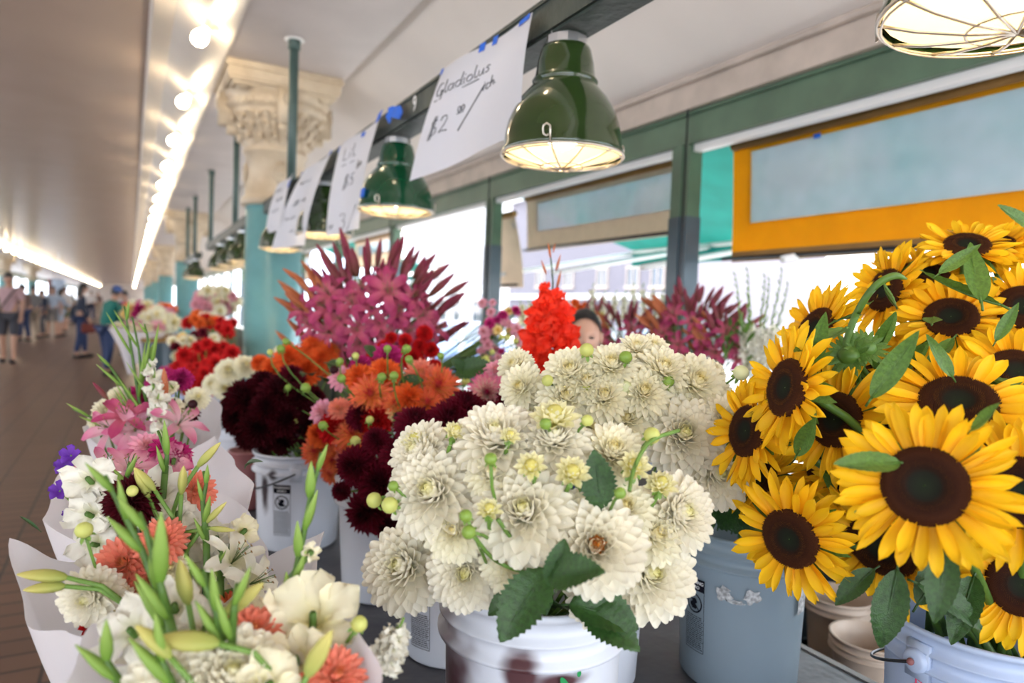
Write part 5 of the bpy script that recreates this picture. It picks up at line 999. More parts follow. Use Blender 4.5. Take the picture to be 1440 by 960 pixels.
def sheaths(pts, d, label, foot, s=.04, wobble=.35, cream=0):
    t0 = P(*pts[0], d); t = thing('gladiolus_spike', label, 'gladiolus', t0); pp = [P(x, y, d)-t0 for x, y in pts]; n = len(pp)
    mb = MB(); mb.tube(pp, [.005-.003*i/(n-1) for i in range(n)], 6); mb.build('stem', M['leaf_light'], t)
    for i in range(n-1):
        ax = (pp[i+1]-pp[i]).normalized(); sg = 1 if i % 2 else -1; z = (ax+CR*sg*wobble-CF*.15).normalized(); L_ = (pp[i+1]-pp[i]).length
        ln = max(s*(1.1-.5*i/n), L_*1.3); wd = min(ln, s*(1.25-.5*i/n)); inst('bud', SHE, t, frame(pp[i], z, 0, 1) @ Matrix.Diagonal((wd, wd, ln, 1)))
        if i < cream: inst('bloom', random.choice(GB['cream']), t, frame(pp[i]+ax*L_*.5, (ax*.7+CR*.6-CF*.2).normalized(), 0, s*.9))
    stem(t, t0, (pp[1]-pp[0]).normalized(), foot, .005, 'leaf_light'); return t
def lb_(k, px, py, d, L_, dx, dy, label, foot, fat=1):
    p = P(px, py, d); z = (CR*dx+CU*dy-CF*.15).normalized(); t = thing('lily_bud', label, 'flower bud', p); inst('bud_petals', LB[k], t, frame((0, 0, 0), z, 0, L_) @ Matrix.Diagonal((fat, fat, 1, 1))); stem(t, p, z, foot, .0032, 'stem')
# nearest bouquet
p = P(325, 958, .68); dahlia('white', p, vdir(p, .1, .5), .058, AA, 'big white dahlia at the bottom centre of the nearest bouquet')
p = P(250, 985, .66); dahlia('white', p, vdir(p, -.3, .4), .06, AA, 'white dahlia cut by the bottom edge in the nearest bouquet')
p = P(355, 893, .74); dahlia('salmon', p, vdir(p, .2, .7), .034, AA, 'coral dahlia in the middle of the nearest bouquet'); p = P(470, 955, .70); dahlia('salmon', p, vdir(p, .4, .5), .036, AA, 'coral dahlia at the lower right of the nearest bouquet')
gb('cream', 440, 862, .76, 150, -.1, .5, 'tall cream gladiolus bloom standing at the right of the nearest bouquet', AA); gb('cream', 415, 925, .72, 105, -.2, .2, 'cream gladiolus bloom below the tall one', AA)
gb('white', 182, 885, .76, 110, -.4, .3, 'white gladiolus bloom at the left of the nearest bouquet', AA); gb('white', 245, 850, .80, 90, -.1, .4, 'white gladiolus bloom behind the green spike of the nearest bouquet', AA); gb('white', 200, 950, .72, 90, -.5, .1, 'low white bloom at the lower left of the nearest bouquet', AA); gb('white', 290, 880, .76, 85, .1, .3, 'white bloom beside the yellow-green buds', AA)
gb('cream', 380, 960, .66, 110, .3, .3, 'cream bloom cut by the bottom edge', AA); gb('white', 500, 940, .76, 60, .4, .4, 'white bloom edge beside the paper at the right', AA)
sheaths([(232, 880), (222, 830), (200, 775), (178, 730), (158, 690), (148, 668)], .72, 'thick green gladiolus spike leaning left in the nearest bouquet', AA, .05)
sheaths([(238, 870), (225, 820), (205, 745), (196, 720)], .70, 'second green gladiolus spike crossing the first', AA, .05)
sheaths([(404, 862), (412, 825), (420, 785), (428, 745), (436, 700), (446, 662), (452, 636)], .80, 'tallest green gladiolus spike rising alone to the right of the bouquets', AA, .045, .18)
gb('cream', 438, 775, .80, 34, .9, .8, 'small opening cream bloom on the side of the tallest green spike', AA)
sheaths([(312, 905), (305, 860), (290, 825), (285, 800)], .68, 'green gladiolus tip in the middle of the nearest bouquet', AA, .045); sheaths([(325, 900), (330, 850), (333, 820)], .68, 'short green gladiolus tip beside the coral dahlia', AA, .045)
sheaths([(165, 955), (150, 930), (143, 905)], .66, 'green gladiolus tip at the lower left', AA, .045); sheaths([(240, 960), (228, 930), (215, 900)], .64, 'green gladiolus tip low in the nearest bouquet', AA, .05)
lb_('lily_bud_green', 265, 850, .74, .052, -.12, 1, 'striped yellow-green lily bud upright in the nearest bouquet', AA, 1.5); lb_('lily_bud_green', 318, 862, .72, .055, .85, .7, 'yellow-green lily bud leaning right beside the tip', AA, 1.4)
lb_('lily_bud_green', 308, 905, .66, .062, -1, .12, 'pale green bud lying flat toward the left', AA, 1.5); lb_('lily_bud_green', 432, 950, .66, .055, .5, .9, 'lily bud at the lower right before the coral dahlia', AA, 1.5); lb_('lily_bud_green', 240, 925, .64, .045, -.6, .7, 'olive lily bud low in the centre', AA, 1.5)
p = P(505, 877, .74); flower_bud('bud_cream', p, vdir(p, .4, .5), .0105, AA, 'yellow round bud on a thin stalk at the right of the nearest bouquet')
def blossomspray(pts, d, label, foot, s=.010, kind='daisy_white'):
    t0 = P(*pts[0], d); t = thing('flower_spray', label, 'flower', t0); pp = [P(x, y, d)-t0 for x, y in pts]; mb = MB(); mb.tube(pp, [.0028-.0018*i/len(pp) for i in range(len(pp))], 6); mb.build('stem', M['stem'], t)
    n = len(pp)-1
    for i in range(26):
        q = i/26; f = .25+.75*q; k = min(n-1, int(f*n)); c = pp[k].lerp(pp[k+1], f*n-k); a = i*GA; o = (CR*math.cos(a)-CF*math.sin(a)*.9+CU*.4).normalized()
        if q < .72: inst('floret', GB['white'][0], t, frame(c+o*s*.3, o, U(0, 6), s*1.05*(1-.5*q)))
        else: inst('green_tip', SHE, t, frame(c, (o+CU).normalized(), 0, s*.8*(1.2-q)))
blossomspray([(525, 965), (540, 930), (552, 905), (568, 868)], .78, 'white snapdragon-like spray between the nearest bouquet and the front bucket', AA, .019)
pleaf(540, 950, .78, 520, 925, .77, 1.0, 'small green leaf low on the white spray')
# second bouquet
for (px, py, dm, a, b, lb) in [(123, 672, 78, -.4, .3, 'frilled white gladiolus bloom at the top left of the second bouquet'), (122, 722, 74, -.5, .1, 'white gladiolus bloom below the top left one'), (130, 765, 74, -.4, -.1, 'third white gladiolus bloom down the left side'), (226, 690, 84, 0, .4, 'white gladiolus bloom in the top centre of the second bouquet'), (272, 752, 80, .1, .2, 'white gladiolus bloom in the centre of the second bouquet'), (270, 795, 70, .0, .1, 'white bloom under the centre one'), (318, 785, 72, .4, .4, 'white frilled bloom at the right of the second bouquet'), (165, 700, 60, -.1, .5, 'white bloom beside the dark burgundy flower'), (250, 720, 60, .1, .6, 'small white bloom near the yellow bud'), (305, 755, 56, .4, .5, 'white bloom next to the green tip on the right')]:
    gb('white', px, py, 1.02+(.0 if px < 200 else .05), dm, a, b, lb, AB)
for (px, py, dm, k, lb) in [(345, 832, 66, 'white', 'white frilled bloom low at the right of the second bouquet'), (300, 828, 64, 'cream', 'cream bloom low in the middle right of the second bouquet'), (212, 738, 56, 'white', 'white bloom between the burgundy and the upper salmon flower'), (160, 765, 50, 'cream', 'cream bloom left of the salmon dahlia'), (150, 805, 54, 'white', 'white bloom above the drooping dahlia'), (345, 745, 50, 'cream', 'cream bloom at the back right of the second bouquet'), (250, 835, 60, 'white', 'white bloom at the front centre of the second bouquet')]:
    gb(k, px, py, 1.06, dm, (px-230)/200, .3, lb, AB)
for (px, py, dm, k, lb) in [(365, 868, 66, 'cream', 'cream bloom behind the coral dahlia of the nearest bouquet'), (305, 930, 70, 'white', 'white bloom left of the middle coral dahlia'), (400, 905, 60, 'white', 'white bloom between the coral dahlia and the tall cream bloom')]:
    gb(k, px, py, .80, dm, (px-330)/200, .4, lb, AA)
p = P(128, 838, .92); dahlia('white', p, vdir(p, -.6, -.3), .042, AB, 'drooping white dahlia with loose petals at the left of the second bouquet', mesh=MS['yellow'][0] if False else None, var=2)
p = P(160, 850, .94); dahlia('ivory', p, vdir(p, 0, -.6), .03, AB, 'small ivory dahlia hanging next to the drooping one')
for (px, py, dm, kind, a, b, lb) in [(176, 792, 78, 'salmon', -.3, .2, 'salmon dahlia behind the green spike in the second bouquet'), (228, 762, 70, 'salmon', .1, .3, 'upper salmon dahlia in the second bouquet'), (322, 862, 62, 'coral', .5, -.1, 'deep coral dahlia at the lower right of the second bouquet'), (140, 873, 60, 'red', -.3, -.4, 'red dahlia at the lower left rim of the second bouquet'), (240, 800, 50, 'ivory', 0, .4, 'ivory dahlia in the centre of the second bouquet'), (205, 820, 60, 'salmon', 0, 0, 'lower salmon dahlia peeking beside the spikes')]:
    p = P(px, py, .98); dahlia(kind, p, vdir(p, a, b), dm/FPX*.98/2, AB, lb)
p = P(186, 705, 1.0); dark_ = dahlia('black', p, vdir(p, 0, .4), .042, AB, 'very dark burgundy flower with a small yellow heart in the second bouquet'); mb = MB(); mb.ball((0, 0, 0), .008); mb.build('flower_center', M['bud_cream'], dark_, M=Matrix.Translation(vdir(p, 0, .4)*.040))
lb_('lily_bud_green', 262, 742, 1.0, .001, 0, 1, 'tiny green bud in the centre', AB) if False else None
lb_('lily_bud_green', 95, 812, .88, .06, -1, .12, 'pale upper lily bud pointing left over the paper', AB, 1.3); lb_('lily_bud_green', 92, 824, .88, .05, -1, -.05, 'pale lower lily bud pointing left over the paper', AB, 1.4)
lb_('lily_bud_green', 278, 656, 1.05, .055, .75, .75, 'long yellow-brown lily bud high at the top right of the second bouquet', AB, 1.1); lb_('lily_bud_green', 255, 695, 1.02, .045, .15, 1, 'yellow-green lily bud near the top of the second bouquet', AB, 1.4); lb_('lily_bud_green', 210, 700, 1.0, .05, -.4, 1, 'green lily bud left of the top white bloom', AB, 1.4); lb_('lily_bud_green', 218, 690, 1.0, .045, -.6, .8, 'second green lily bud left of the top white bloom', AB, 1.3)
lb_('lily_bud_green', 290, 735, 1.0, .045, 1.0, 1.0, 'yellow pointed bud on the right of the second bouquet', AB, 1.0); lb_('lily_bud_green', 295, 742, 1.0, .04, 1.0, -.05, 'yellow curved bud lying right', AB, 1.0)
p = P(118, 745, .90); flower_bud('bud_cream', p, vdir(p, -.3, 1.2), .013, AB, 'round bud with dark green star-shaped sepals at the left of the second bouquet')
mb = MB()
sheaths([(290, 762), (288, 735), (285, 705), (290, 680), (286, 662)], 1.0, 'green gladiolus tip at the right of the second bouquet', AB, .035); sheaths([(232, 665), (235, 640), (222, 605)], 1.08, 'green gladiolus tip at the very top of the second bouquet', AB, .04); sheaths([(185, 690), (178, 670), (182, 650)], 1.05, 'green blade-like bud near the pink lily', AB, .04)
sheaths([(310, 815), (308, 790), (312, 775)], .98, 'thin green sprig at the right of the second bouquet', AB, .02)
for (px, py, a, b, lb) in [(372, 812, 1.4, .5, 'white lily spreading to the right edge of the second bouquet'), (355, 830, 1.6, -.2, 'lower white lily spreading right'), (340, 775, .7, .8, 'white curled lily petals at the upper right of the second bouquet')]:
    p = P(px, py, 1.0); lily('white', p-vdir(p, a, b)*.03, vdir(p, a, b), .055, AB, lb)
for (px, py, lb) in [(92, 655, 'violet flower at the top left of the second bouquet'), (84, 690, 'second violet flower below the first'), (103, 724, 'violet flower peeking out lowest on the left'), (100, 640, 'topmost small violet flower')]:
    p = P(px, py, 1.1); t = thing('violet_flower', lb, 'flower', p); mb = MB()
    for i in range(5): petal(mb, .017, .015, frame((0, 0, 0), vdir(p, -.4, .3), 0) @ pmat(math.radians(55), i*1.257, .001), bend=-.6, cup=.3, tip=.4, base=.3, ring=1, rnd=R(), ruff=.3)
    mb.build('petals', PM['purple'], t); stem(t, p, vdir(p, -.4, .3), AB, .002)
for (px, py, a, b, lb) in [(155, 665, -.2, .8, 'pale pink lily behind the top left white bloom'), (180, 665, .2, .9, 'pale pink lily petals beside the first pink one')]: p = P(px, py, 1.14); lily('pink', p, vdir(p, a, b), .05, AB, lb)
p = P(275, 690, 1.12); dahlia('salmon', p, vdir(p, .4, .5), .036, AB, 'pink-salmon flower behind the long lily bud')
for (px, py, tx, ty, lb) in [(55, 745, 27, 722, 'green leaf tip sticking out far left of the paper'), (205, 760, 160, 735, 'dark green leaf behind the salmon dahlia'), (330, 810, 318, 775, 'small dark leaf at the right of the second bouquet'), (285, 830, 292, 785, 'upright dark green leaf between the lily buds'), (345, 655, 362, 640, 'green sprig tip near the folded paper corner')]: pleaf(px, py, 1.0 if px < 300 else 1.05, tx, ty, 1.0, 1.0, lb, BLADE)
# third bouquet, mostly hidden
for (px, py, dm, k, lb) in [(245, 645, 56, 'pink', 'magenta gladiolus bloom above the second bouquet'), (222, 655, 40, 'pink', 'pink bloom at the top of the third bouquet')]: gb(k, px, py, 1.42, dm, .2, .6, lb, AC)
for (px, py, k) in [(248, 640, 'magenta'), (232, 632, 'magenta'), (205, 628, 'pink')]: p = P(px, py, 1.45); dahlia(k, p, vdir(p, .2, .6), .035, AC, 'bright magenta-pink flower at the top of the third bouquet', 'third bouquet pink')
p = P(170, 668, 1.4); gb('white', 175, 672, 1.4, 50, 0, .5, 'white bloom at the back of the third bouquet', AC)
# fourth bouquet
for (px, py, a, b, lb) in [(178, 588, -.2, .7, 'deep pink lily at the left of the fourth bouquet'), (160, 605, -.7, .5, 'pink lily low at the left of the fourth bouquet'), (250, 598, .6, .8, 'coral-pink lily leaning right in the fourth bouquet'), (190, 605, .1, .3, 'pink lily in the front of the fourth bouquet')]: p = P(px, py, 1.76); lily('purple' if px == 178 else 'pink', p, vdir(p, a, b), .072, AD, lb)
gladiolus('white', P(232, 625, 1.72), P(210, 500, 1.78), 7, 1, .036, 'white gladiolus spike in full flower in the fourth bouquet'); gladiolus('cream', P(250, 605, 1.8), P(243, 545, 1.8), 3, 0, .03, 'short pale orange gladiolus spike in the fourth bouquet')
for pts, lb in (([(205, 620), (195, 560), (186, 500), (178, 450), (175, 430)], 'tall thin green spike at the top left of the fourth bouquet'), ([(215, 600), (200, 540), (195, 490), (186, 445)], 'second tall green spike of the fourth bouquet'), ([(225, 580), (212, 520), (207, 470), (203, 455)], 'third green spike of the fourth bouquet'), ([(197, 660), (192, 620), (186, 580), (182, 545)], 'olive bud spike in front of the fourth bouquet'), ([(175, 545), (155, 515), (140, 505)], 'brown-green bud spray leaning left'), ([(150, 600), (125, 585), (102, 575)], 'thin green sprig leaning far left')):
    sheaths(pts, 1.78, lb, AD, .035)
lb_('lily_bud_orange', 233, 562, 1.78, .085, .02, 1, 'upright red-brown lily bud in the fourth bouquet', AD); lb_('lily_bud', 152, 562, 1.8, .06, -.6, .8, 'dark lily bud at the left of the fourth bouquet', AD)
for (px, py, k, s, lb) in [(262, 578, 'black', .04, 'dark burgundy dahlia at the right of the fourth bouquet'), (255, 533, 'magenta', .035, 'magenta flower at the back of the fourth bouquet'), (195, 555, 'magenta', .03, 'small magenta flower behind the white spike'), (150, 578, 'ivory', .035, 'white flower at the left rim of the fourth bouquet'), (168, 558, 'ivory', .03, 'pale flower behind the pink lily'), (202, 632, 'salmon', .035, 'coral flower low in the front of the fourth bouquet'), (278, 560, 'ivory', .035, 'white flower against the right paper of the fourth bouquet'), (140, 592, 'ivory', .03, 'white flower at the far left rim')]:
    p = P(px, py, 1.85); dahlia(k, p, vdir(p, .1, .5), s, AD, lb)
p = P(271, 568, 1.75); flower_bud('bud_dark', p, vdir(p, .2, .3), .014, AD, 'dark round bud against the paper of the fourth bouquet')
# ------------------------------------------------------------ far flower tables
random.seed(61)
def scatter(n, cx, cy, rx, ry, d0, d1, kinds, s, label, group, zmin=.72):
    for i in range(n):
        a = i*GA; q = math.sqrt((i+.5)/n); px, py = cx+rx*q*math.cos(a)+U(-2, 2), cy+ry*q*math.sin(a)+U(-2, 2); p = P(px, py, U(d0, d1)); k = random.choice(kinds); z = vdir(p, U(-.6, .6), U(.1, 1))
        t = thing('cut_flower', label.replace('COL', k.split('_')[1]), 'flower', p, group=group+' '+k)
        inst('petals', MS[k][0], t, frame((0, 0, 0), z, U(0, 6), s*U(.8, 1.2))); mb = MB(); mb.tube([(0, 0, 0), (U(-.02, .02), U(-.02, .02), -max(.12, p.z-.95))], .004, 4); mb.build('stem', M['stem'], t)
scatter(40, 292, 520, 42, 40, 4.3, 4.9, ['daisy_red'], .060, 'COL flower in the crowded red bunch left of the blue column', 'red bunch')
scatter(26, 278, 488, 36, 22, 4.8, 5.1, ['daisy_white', 'daisy_white', 'daisy_yellow', 'daisy_burgundy'], .042, 'small COL flower above the red bunch', 'white bunch')
scatter(8, 318, 462, 14, 14, 5.0, 5.3, ['daisy_red', 'daisy_white'], .05, 'COL flower against the blue column edge', 'column edge')
scatter(36, 303, 425, 30, 20, 6.6, 7.2, ['daisy_pink', 'daisy_pink', 'daisy_white'], .07, 'COL flower in the high pink bunch left of the column', 'pink bunch')
scatter(10, 285, 450, 20, 10, 6.0, 6.4, ['daisy_orange', 'daisy_red', 'daisy_white'], .07, 'COL flower below the high pink bunch', 'orange bunch')
scatter(26, 225, 452, 22, 16, 9.5, 11, ['daisy_white', 'daisy_pink', 'daisy_white'], .11, 'COL flower on the far table before the second column', 'far table')
scatter(10, 232, 435, 14, 5, 11, 12, ['daisy_orange'], .10, 'COL flower on the far table before the second column', 'far table')
scatter(34, 195, 438, 22, 10, 13, 17, ['daisy_yellow', 'daisy_magenta', 'daisy_purple', 'daisy_white', 'daisy_orange'], .14, 'COL flower far down the right stalls', 'distant')
scatter(12, 225, 540, 14, 16, 4.0, 4.3, ['daisy_magenta'], .05, 'COL flower low beside the red bunch', 'magenta low')
for i, (px, d, zt) in enumerate(((300, 4.6, .62), (272, 4.9, .62), (305, 6.9, .69), (286, 6.3, .69), (228, 10.2, .69), (245, 10.8, .69), (200, 14, .69))):
    q = P(px, 480, d); bucket(q.x, q.y, zt, .30, .15, .13, 'blue_plastic' if i % 2 else 'white_plastic', 'plastic bucket of flowers on the far tables', 'far buckets')
# white wrapped bouquet held beyond, and folding table with cloth
q = P(240, 500, 5.6); t = thing('folding_table', 'brown-topped folding table with grey cloth left of the red flowers', 'table', (q.x, q.y, 0)); h = 1.52-(467-414)*5.6/FPX
mb = MB(); mb.box(-.22, .3, -.3, .5, h-.03, h); mb.build('tabletop', M['hem_brown'], t, False); mb = MB(); mb.grid(24, 6, lambda u, w: (-.2+.48*u, -.3+.02*math.sin(u*30)*w, h-.03-w*.55, (0, 0, 0))); mb.grid(24, 6, lambda u, w: (-.21+.02*math.sin(u*24)*w, -.3+.78*u, h-.03-w*.5, (0, 0, 0))); mb.build('cloth', M['post_grey'], t)
for a, b in ((-.18, -.26), (.26, -.26), (-.18, .45), (.26, .45)): mb = MB(); mb.tube([(a, b, 0), (a, b, h-.03)], .014, 8); mb.build('leg', M['steel'], t)
def plainwrap(px, py, d, w, label):
    c = P(px, py, d); t = thing('wrapped_bouquet', label, 'bouquet', c); mb = MB()
    mb.lathe([(.02, -.35), (w*.5, -.12), (w*.85, 0), (w, .05)], 20, mod=lambda r, z, a: r*(1+.12*math.sin(a*3)*(z+.35)/.4)); mb.build('paper_cone', M['paper'], t)
    for i in range(26):
        a = i*GA; q = math.sqrt(i/26)*w*.8; inst('bloom', MS[random.choice(['daisy_white', 'daisy_white', 'daisy_pink'])][0], t, frame((q*math.cos(a), q*math.sin(a), .06+U(0, .05)), (math.cos(a)*q*4, math.sin(a)*q*4, 1), 0, w*.2))
plainwrap(184, 470, 6.0, .17, 'white paper wrapped bouquet beyond the fourth bouquet, near the green jacket'); plainwrap(205, 476, 5.4, .14, 'smaller white wrapped bouquet right of the first far one')
# ------------------------------------------------------------ people
def skin_mesh(name, V, E, Rr, m, sub=2):
    me = bpy.data.meshes.new(name); me.from_pydata([Vector(v) for v in V], E, []); o = bpy.data.objects.new('tmp', me); COL.objects.link(o)
    sm = o.modifiers.new('s', 'SKIN'); sm.use_smooth_shade = True; sm.branch_smoothing = .6
    if not me.skin_vertices: bpy.context.view_layer.update()
    for i, r in enumerate(Rr):
        r = r if isinstance(r, tuple) else (r, r); me.skin_vertices[0].data[i].radius = r; me.skin_vertices[0].data[i].use_root = (i == 0)
    s2 = o.modifiers.new('u', 'SUBSURF'); s2.levels = sub; s2.render_levels = sub
    bpy.context.view_layer.update(); dg = bpy.context.evaluated_depsgraph_get(); r = bpy.data.meshes.new_from_object(o.evaluated_get(dg)).copy(); r.name = name
    bpy.data.objects.remove(o); r.materials.clear(); r.materials.append(m)
    for p in r.polygons: p.use_smooth = True; p.material_index = 0
    return r
def head_into(mb, c, s, yaw=0, pitch=0):
    """a head with brow, nose, mouth, chin and ears; faces +Y"""
    Mx = Matrix.Translation(c) @ Matrix.Rotation(yaw, 4, 'Z') @ Matrix.Rotation(pitch, 4, 'X') @ Matrix.Scale(s, 4)
    def g(x, z, cx, cz, sx, sz): return math.exp(-((x-cx)/sx)**2-((z-cz)/sz)**2)
    def fn(u, w):
        t = u*2*math.pi; q = math.pi*(.01+.98*w); x = math.sin(q)*math.cos(t); y = math.sin(q)*math.sin(t); z = -math.cos(q)
        X = x*.076*(1-.28*max(0, -z)**1.5); Y = y*(.094 if y > 0 else .100)*(1-.10*max(0, -z)); Z = z*.115
        if y > 0:
            f = min(1, y*1.6); Y += f*(.024*g(X, Z, 0, -.018, .013, .020)+.012*g(X, Z, 0, .005, .010, .025)+.008*(g(X, Z, .026, .030, .022, .008)+g(X, Z, -.026, .030, .022, .008))-.011*(g(X, Z, .030, .012, .015, .010)+g(X, Z, -.030, .012, .015, .010))+.010*g(X, Z, 0, -.053, .024, .008)+.006*(g(X, Z, .04, -.02, .02, .02)+g(X, Z, -.04, -.02, .02, .02))+.010*g(X, Z, 0, -.092, .025, .014)-.003*g(X, Z, 0, -.053, .022, .002))
        return (X, Y, Z, (0, 0, 0))
    mb.grid(36, 28, fn, 0, Mx, True)
    for sx in (-1, 1):
        mb.ball((sx*.078, -.005, -.002), .010, .020, .032, 8, 8, 0, Mx @ Matrix.Rotation(sx*.25, 4, 'Z'))
    return Mx
def person(x, y, rz, H, label, skin='skin', hair='hair', top=None, bottom=None, larm=None, rarm=None, stride=.1, hairlen=.0, shorts=False, sleeve=1.0, extra=None, group=None, lean=0.0, hairline=.36, name='person', headpitch=-.15, bulk=1.0):
    t = thing(name, label, 'person', (x, y, 0), rz, group); k = H/1.7
    L = larm or [(-.23, .02, 1.13), (-.22, .12, .90)]; Rr_ = rarm or [(.23, .02, 1.13), (.22, .12, .90)]
    dy = lean
    V = [(0, 0, .95), (0, .01+dy*.4, 1.18), (0, dy*.8, 1.36), (0, .01+dy, 1.47), (0, .03+dy*1.1, 1.53)]; E = [(0, 1), (1, 2), (2, 3), (3, 4)]; RR = [(.145, .11), (.13*bulk, .10*bulk), (.15, .10), .052, .05]
    def arm(pts, sx):
        b = len(V); s0 = (sx*.17, dy*.85, 1.395); e, w = pts; e = (e[0], e[1]+dy*.7, e[2]); w = (w[0], w[1]+dy*.5, w[2])
        V.extend([s0, e, w]); RR.extend([.056, .042, .028]); E.extend([(2, b), (b, b+1), (b+1, b+2)])
        d = (Vector(w)-Vector(e)).normalized(); pm = Vector(w)+d*.06; V.append(pm[:]); RR.append((.036, .018)); E.append((b+2, b+3)); sd = d.cross(Vector((0, 0, 1)) if abs(d.z) < .9 else Vector((0, 1, 0))).normalized()
        for i in range(4):
            f0 = pm+sd*(i-1.5)*.019+d*.03; f1 = f0+d*(.042+.008*(1-abs(i-1.4)))+Vector((0, .006, -.01)); n0 = len(V); V.extend([f0[:], f1[:]]); RR.extend([.009, .007]); E.extend([(b+3, n0), (n0, n0+1)])
        n0 = len(V); th0 = Vector(w)+d*.03-sd*.032; th1 = th0+d*.035-sd*.02; V.extend([th0[:], th1[:]]); RR.extend([.011, .008]); E.extend([(b+3, n0), (n0, n0+1)])
        return (s0, e, w)
    aL = arm(L, -1); aR = arm(Rr_, 1)
    legs = []
    for sx, st in ((-1, stride), (1, -stride)):
        b = len(V); hp = (sx*.09, 0, .90); kn = (sx*.10, st*.5+.03, .50); an = (sx*.10, st, .09); to = (sx*.11, st+.13, .035); V.extend([hp, kn, an, to]); RR.extend([.088, .058, .038, (.042, .03)]); E.extend([(0, b), (b, b+1), (b+1, b+2), (b+2, b+3)]); legs.append((hp, kn, an, to))
    me = skin_mesh('person_body', V, E, RR, M[skin]); mb = MB(); hc = (0, .045+dy*1.15, 1.60); Mh = head_into(mb, hc, 1.0, 0, headpitch); hm = mb.mesh('h', M[skin])
    import bmesh
    bm = bmesh.new(); bm.from_mesh(me); bm.from_mesh(hm); bm.to_mesh(me); bm.free()
    for p in me.polygons: p.use_smooth = True
    S_ = Matrix.Scale(k, 4); inst('body', me, t, S_)
    mb = MB()
    for sx in (-1, 1): mb.ball((sx*.030, .086, .010), .013, .008, .005, 8, 6, 0, Mh)
    mb.build('eyes', M['eye'], t, M=S_); mb = MB(); mb.ball((0, .099, -.053), .023, .008, .006, 10, 6, 0, Mh); mb.build('lips', M['lips'], t, M=S_)
    mb = MB()
    def hf(u, w):
        a = u*2*math.pi; q = math.pi*(.5-.5*w)*1.25 if False else (1-w)*math.pi*.62; front = max(0, math.sin(a)); q *= (1-hairline*front**.6) ; x, y, z = math.sin(q)*math.cos(a), math.sin(q)*math.sin(a), math.cos(q)
        return (x*.084, y*.106-.004, z*.125+.002, (0, 0, 0))
    mb.grid(28, 12, hf, 0, Mh, True)
    if hairlen:
        mb.grid(16, 8, lambda u, w: ((.086+.02*w)*math.cos(math.pi+math.pi*u), (.10+.01*w)*math.sin(math.pi+math.pi*u)-.01, .02-w*hairlen, (0, 0, 0)), 0, Mh); mb.grid(16, 8, lambda u, w: ((.07)*math.cos(math.pi+math.pi*u), .07*math.sin(math.pi+math.pi*u)-.01, .02-w*hairlen*1.02, (0, 0, 0)), 0, Mh)
    mb.build('hair', M[hair], t, M=S_)
    if top:
        Vt = [(0, 0, .90), (0, .01+dy*.4, 1.16), (0, dy*.8, 1.36), (0, .01+dy, 1.445)]; Et = [(0, 1), (1, 2), (2, 3)]; Rt = [(.165*bulk, .13*bulk), (.15*bulk, .12*bulk), (.165, .115), .07]
        for (s0, e, w) in (aL, aR):
            b = len(Vt); ee = Vector(e).lerp(Vector(w), max(0, sleeve*2-1)*.92) if sleeve > .5 else Vector(s0).lerp(Vector(e), max(.3, sleeve*2)); Vt += [s0]; Rt += [.072]; Et += [(2, b)]
            if sleeve > .5: Vt += [e, ee[:]]; Rt += [.058, .045]; Et += [(b, b+1), (b+1, b+2)]
            else: Vt += [ee[:]]; Rt += [.062]; Et += [(b, b+1)]
        inst('shirt' if 'jacket' not in label else 'jacket', skin_mesh('shirt', Vt, Et, Rt, M[top]), t, S_)
    if bottom:
        Vt = [(0, 0, .98)]; Et = []; Rt = [(.155, .122)]
        for (hp, kn, an, to) in legs:
            b = len(Vt); Vt += [hp, kn]; Rt += [.104, .078]; Et += [(0, b), (b, b+1)]
            if not shorts: Vt += [(an[0], an[1], an[2]+.03)]; Rt += [.055]; Et += [(b+1, b+2)]
        inst('shorts' if shorts else 'trousers', skin_mesh('trousers', Vt, Et, Rt, M[bottom]), t, S_)
    for (hp, kn, an, to) in legs:
        mb = MB(); mb.ball((an[0]+.005, an[1]+.05, .045), .05, .135, .045, 12, 8); mb.build('shoe', M['shoe'] if 'sandal' not in label else M['skin_tan'], t, M=S_)
    if extra: extra(t, k, dict(L=aL, R=aR, head=hc, Mh=Mh))
    return t
for k_, c in dict(shoe=(.03, .03, .035), jacket_green=(.008, .16, .13), denim=(.025, .045, .12), navy=(.02, .03, .06), shirt_pink=(.55, .36, .38), shorts_dark=(.06, .06, .075), blue_hat=(.06, .12, .34), grey_top=(.22, .21, .21), khaki=(.35, .27, .20), light_blue=(.42, .50, .62), white_top=(.7, .68, .66), brown_top=(.16, .09, .07), bag_red=(.16, .03, .02), olive=(.13, .14, .08), strap=(.06, .05, .05), violet_top=(.16, .04, .25)).items(): mk(k_, c, .8, noise_=.15, nscale=15)
def ex_hat(t, k, J):
    mb = MB(); mb.lathe([(.001, .145), (.05, .138), (.085, .10), (.098, .045), (.098, .02)], 20, M=J['Mh']); mb.build('hat', M['blue_hat'], t, M=Matrix.Scale(k, 4))
def ex_bag(t, k, J):
    w = J['R'][2]; mb = MB(); mb.lathe([(.001, -.32), (.10, -.32), (.13, -.28), (.12, -.12), (.10, -.10), (.001, -.10)], 14, M=Matrix.Translation((w[0], w[1], w[2])) @ Matrix.Diagonal((.6, 1.1, 1, 1)))
    o = mb.build('handbag', M['bag_red']); o.matrix_world = Matrix.Translation(t.location) @ t.rotation_euler.to_matrix().to_4x4() @ Matrix.Scale(k, 4); tag(o, 'dark red handbag hanging from the hand of the woman in navy', 'handbag')
    mb = MB(); mb.tube([(w[0], w[1]-.08, w[2]-.10), (w[0], w[1]-.03, w[2]), (w[0], w[1]+.03, w[2]), (w[0], w[1]+.08, w[2]-.10)], .008, 6); mb.build('strap', M['bag_red'], o)
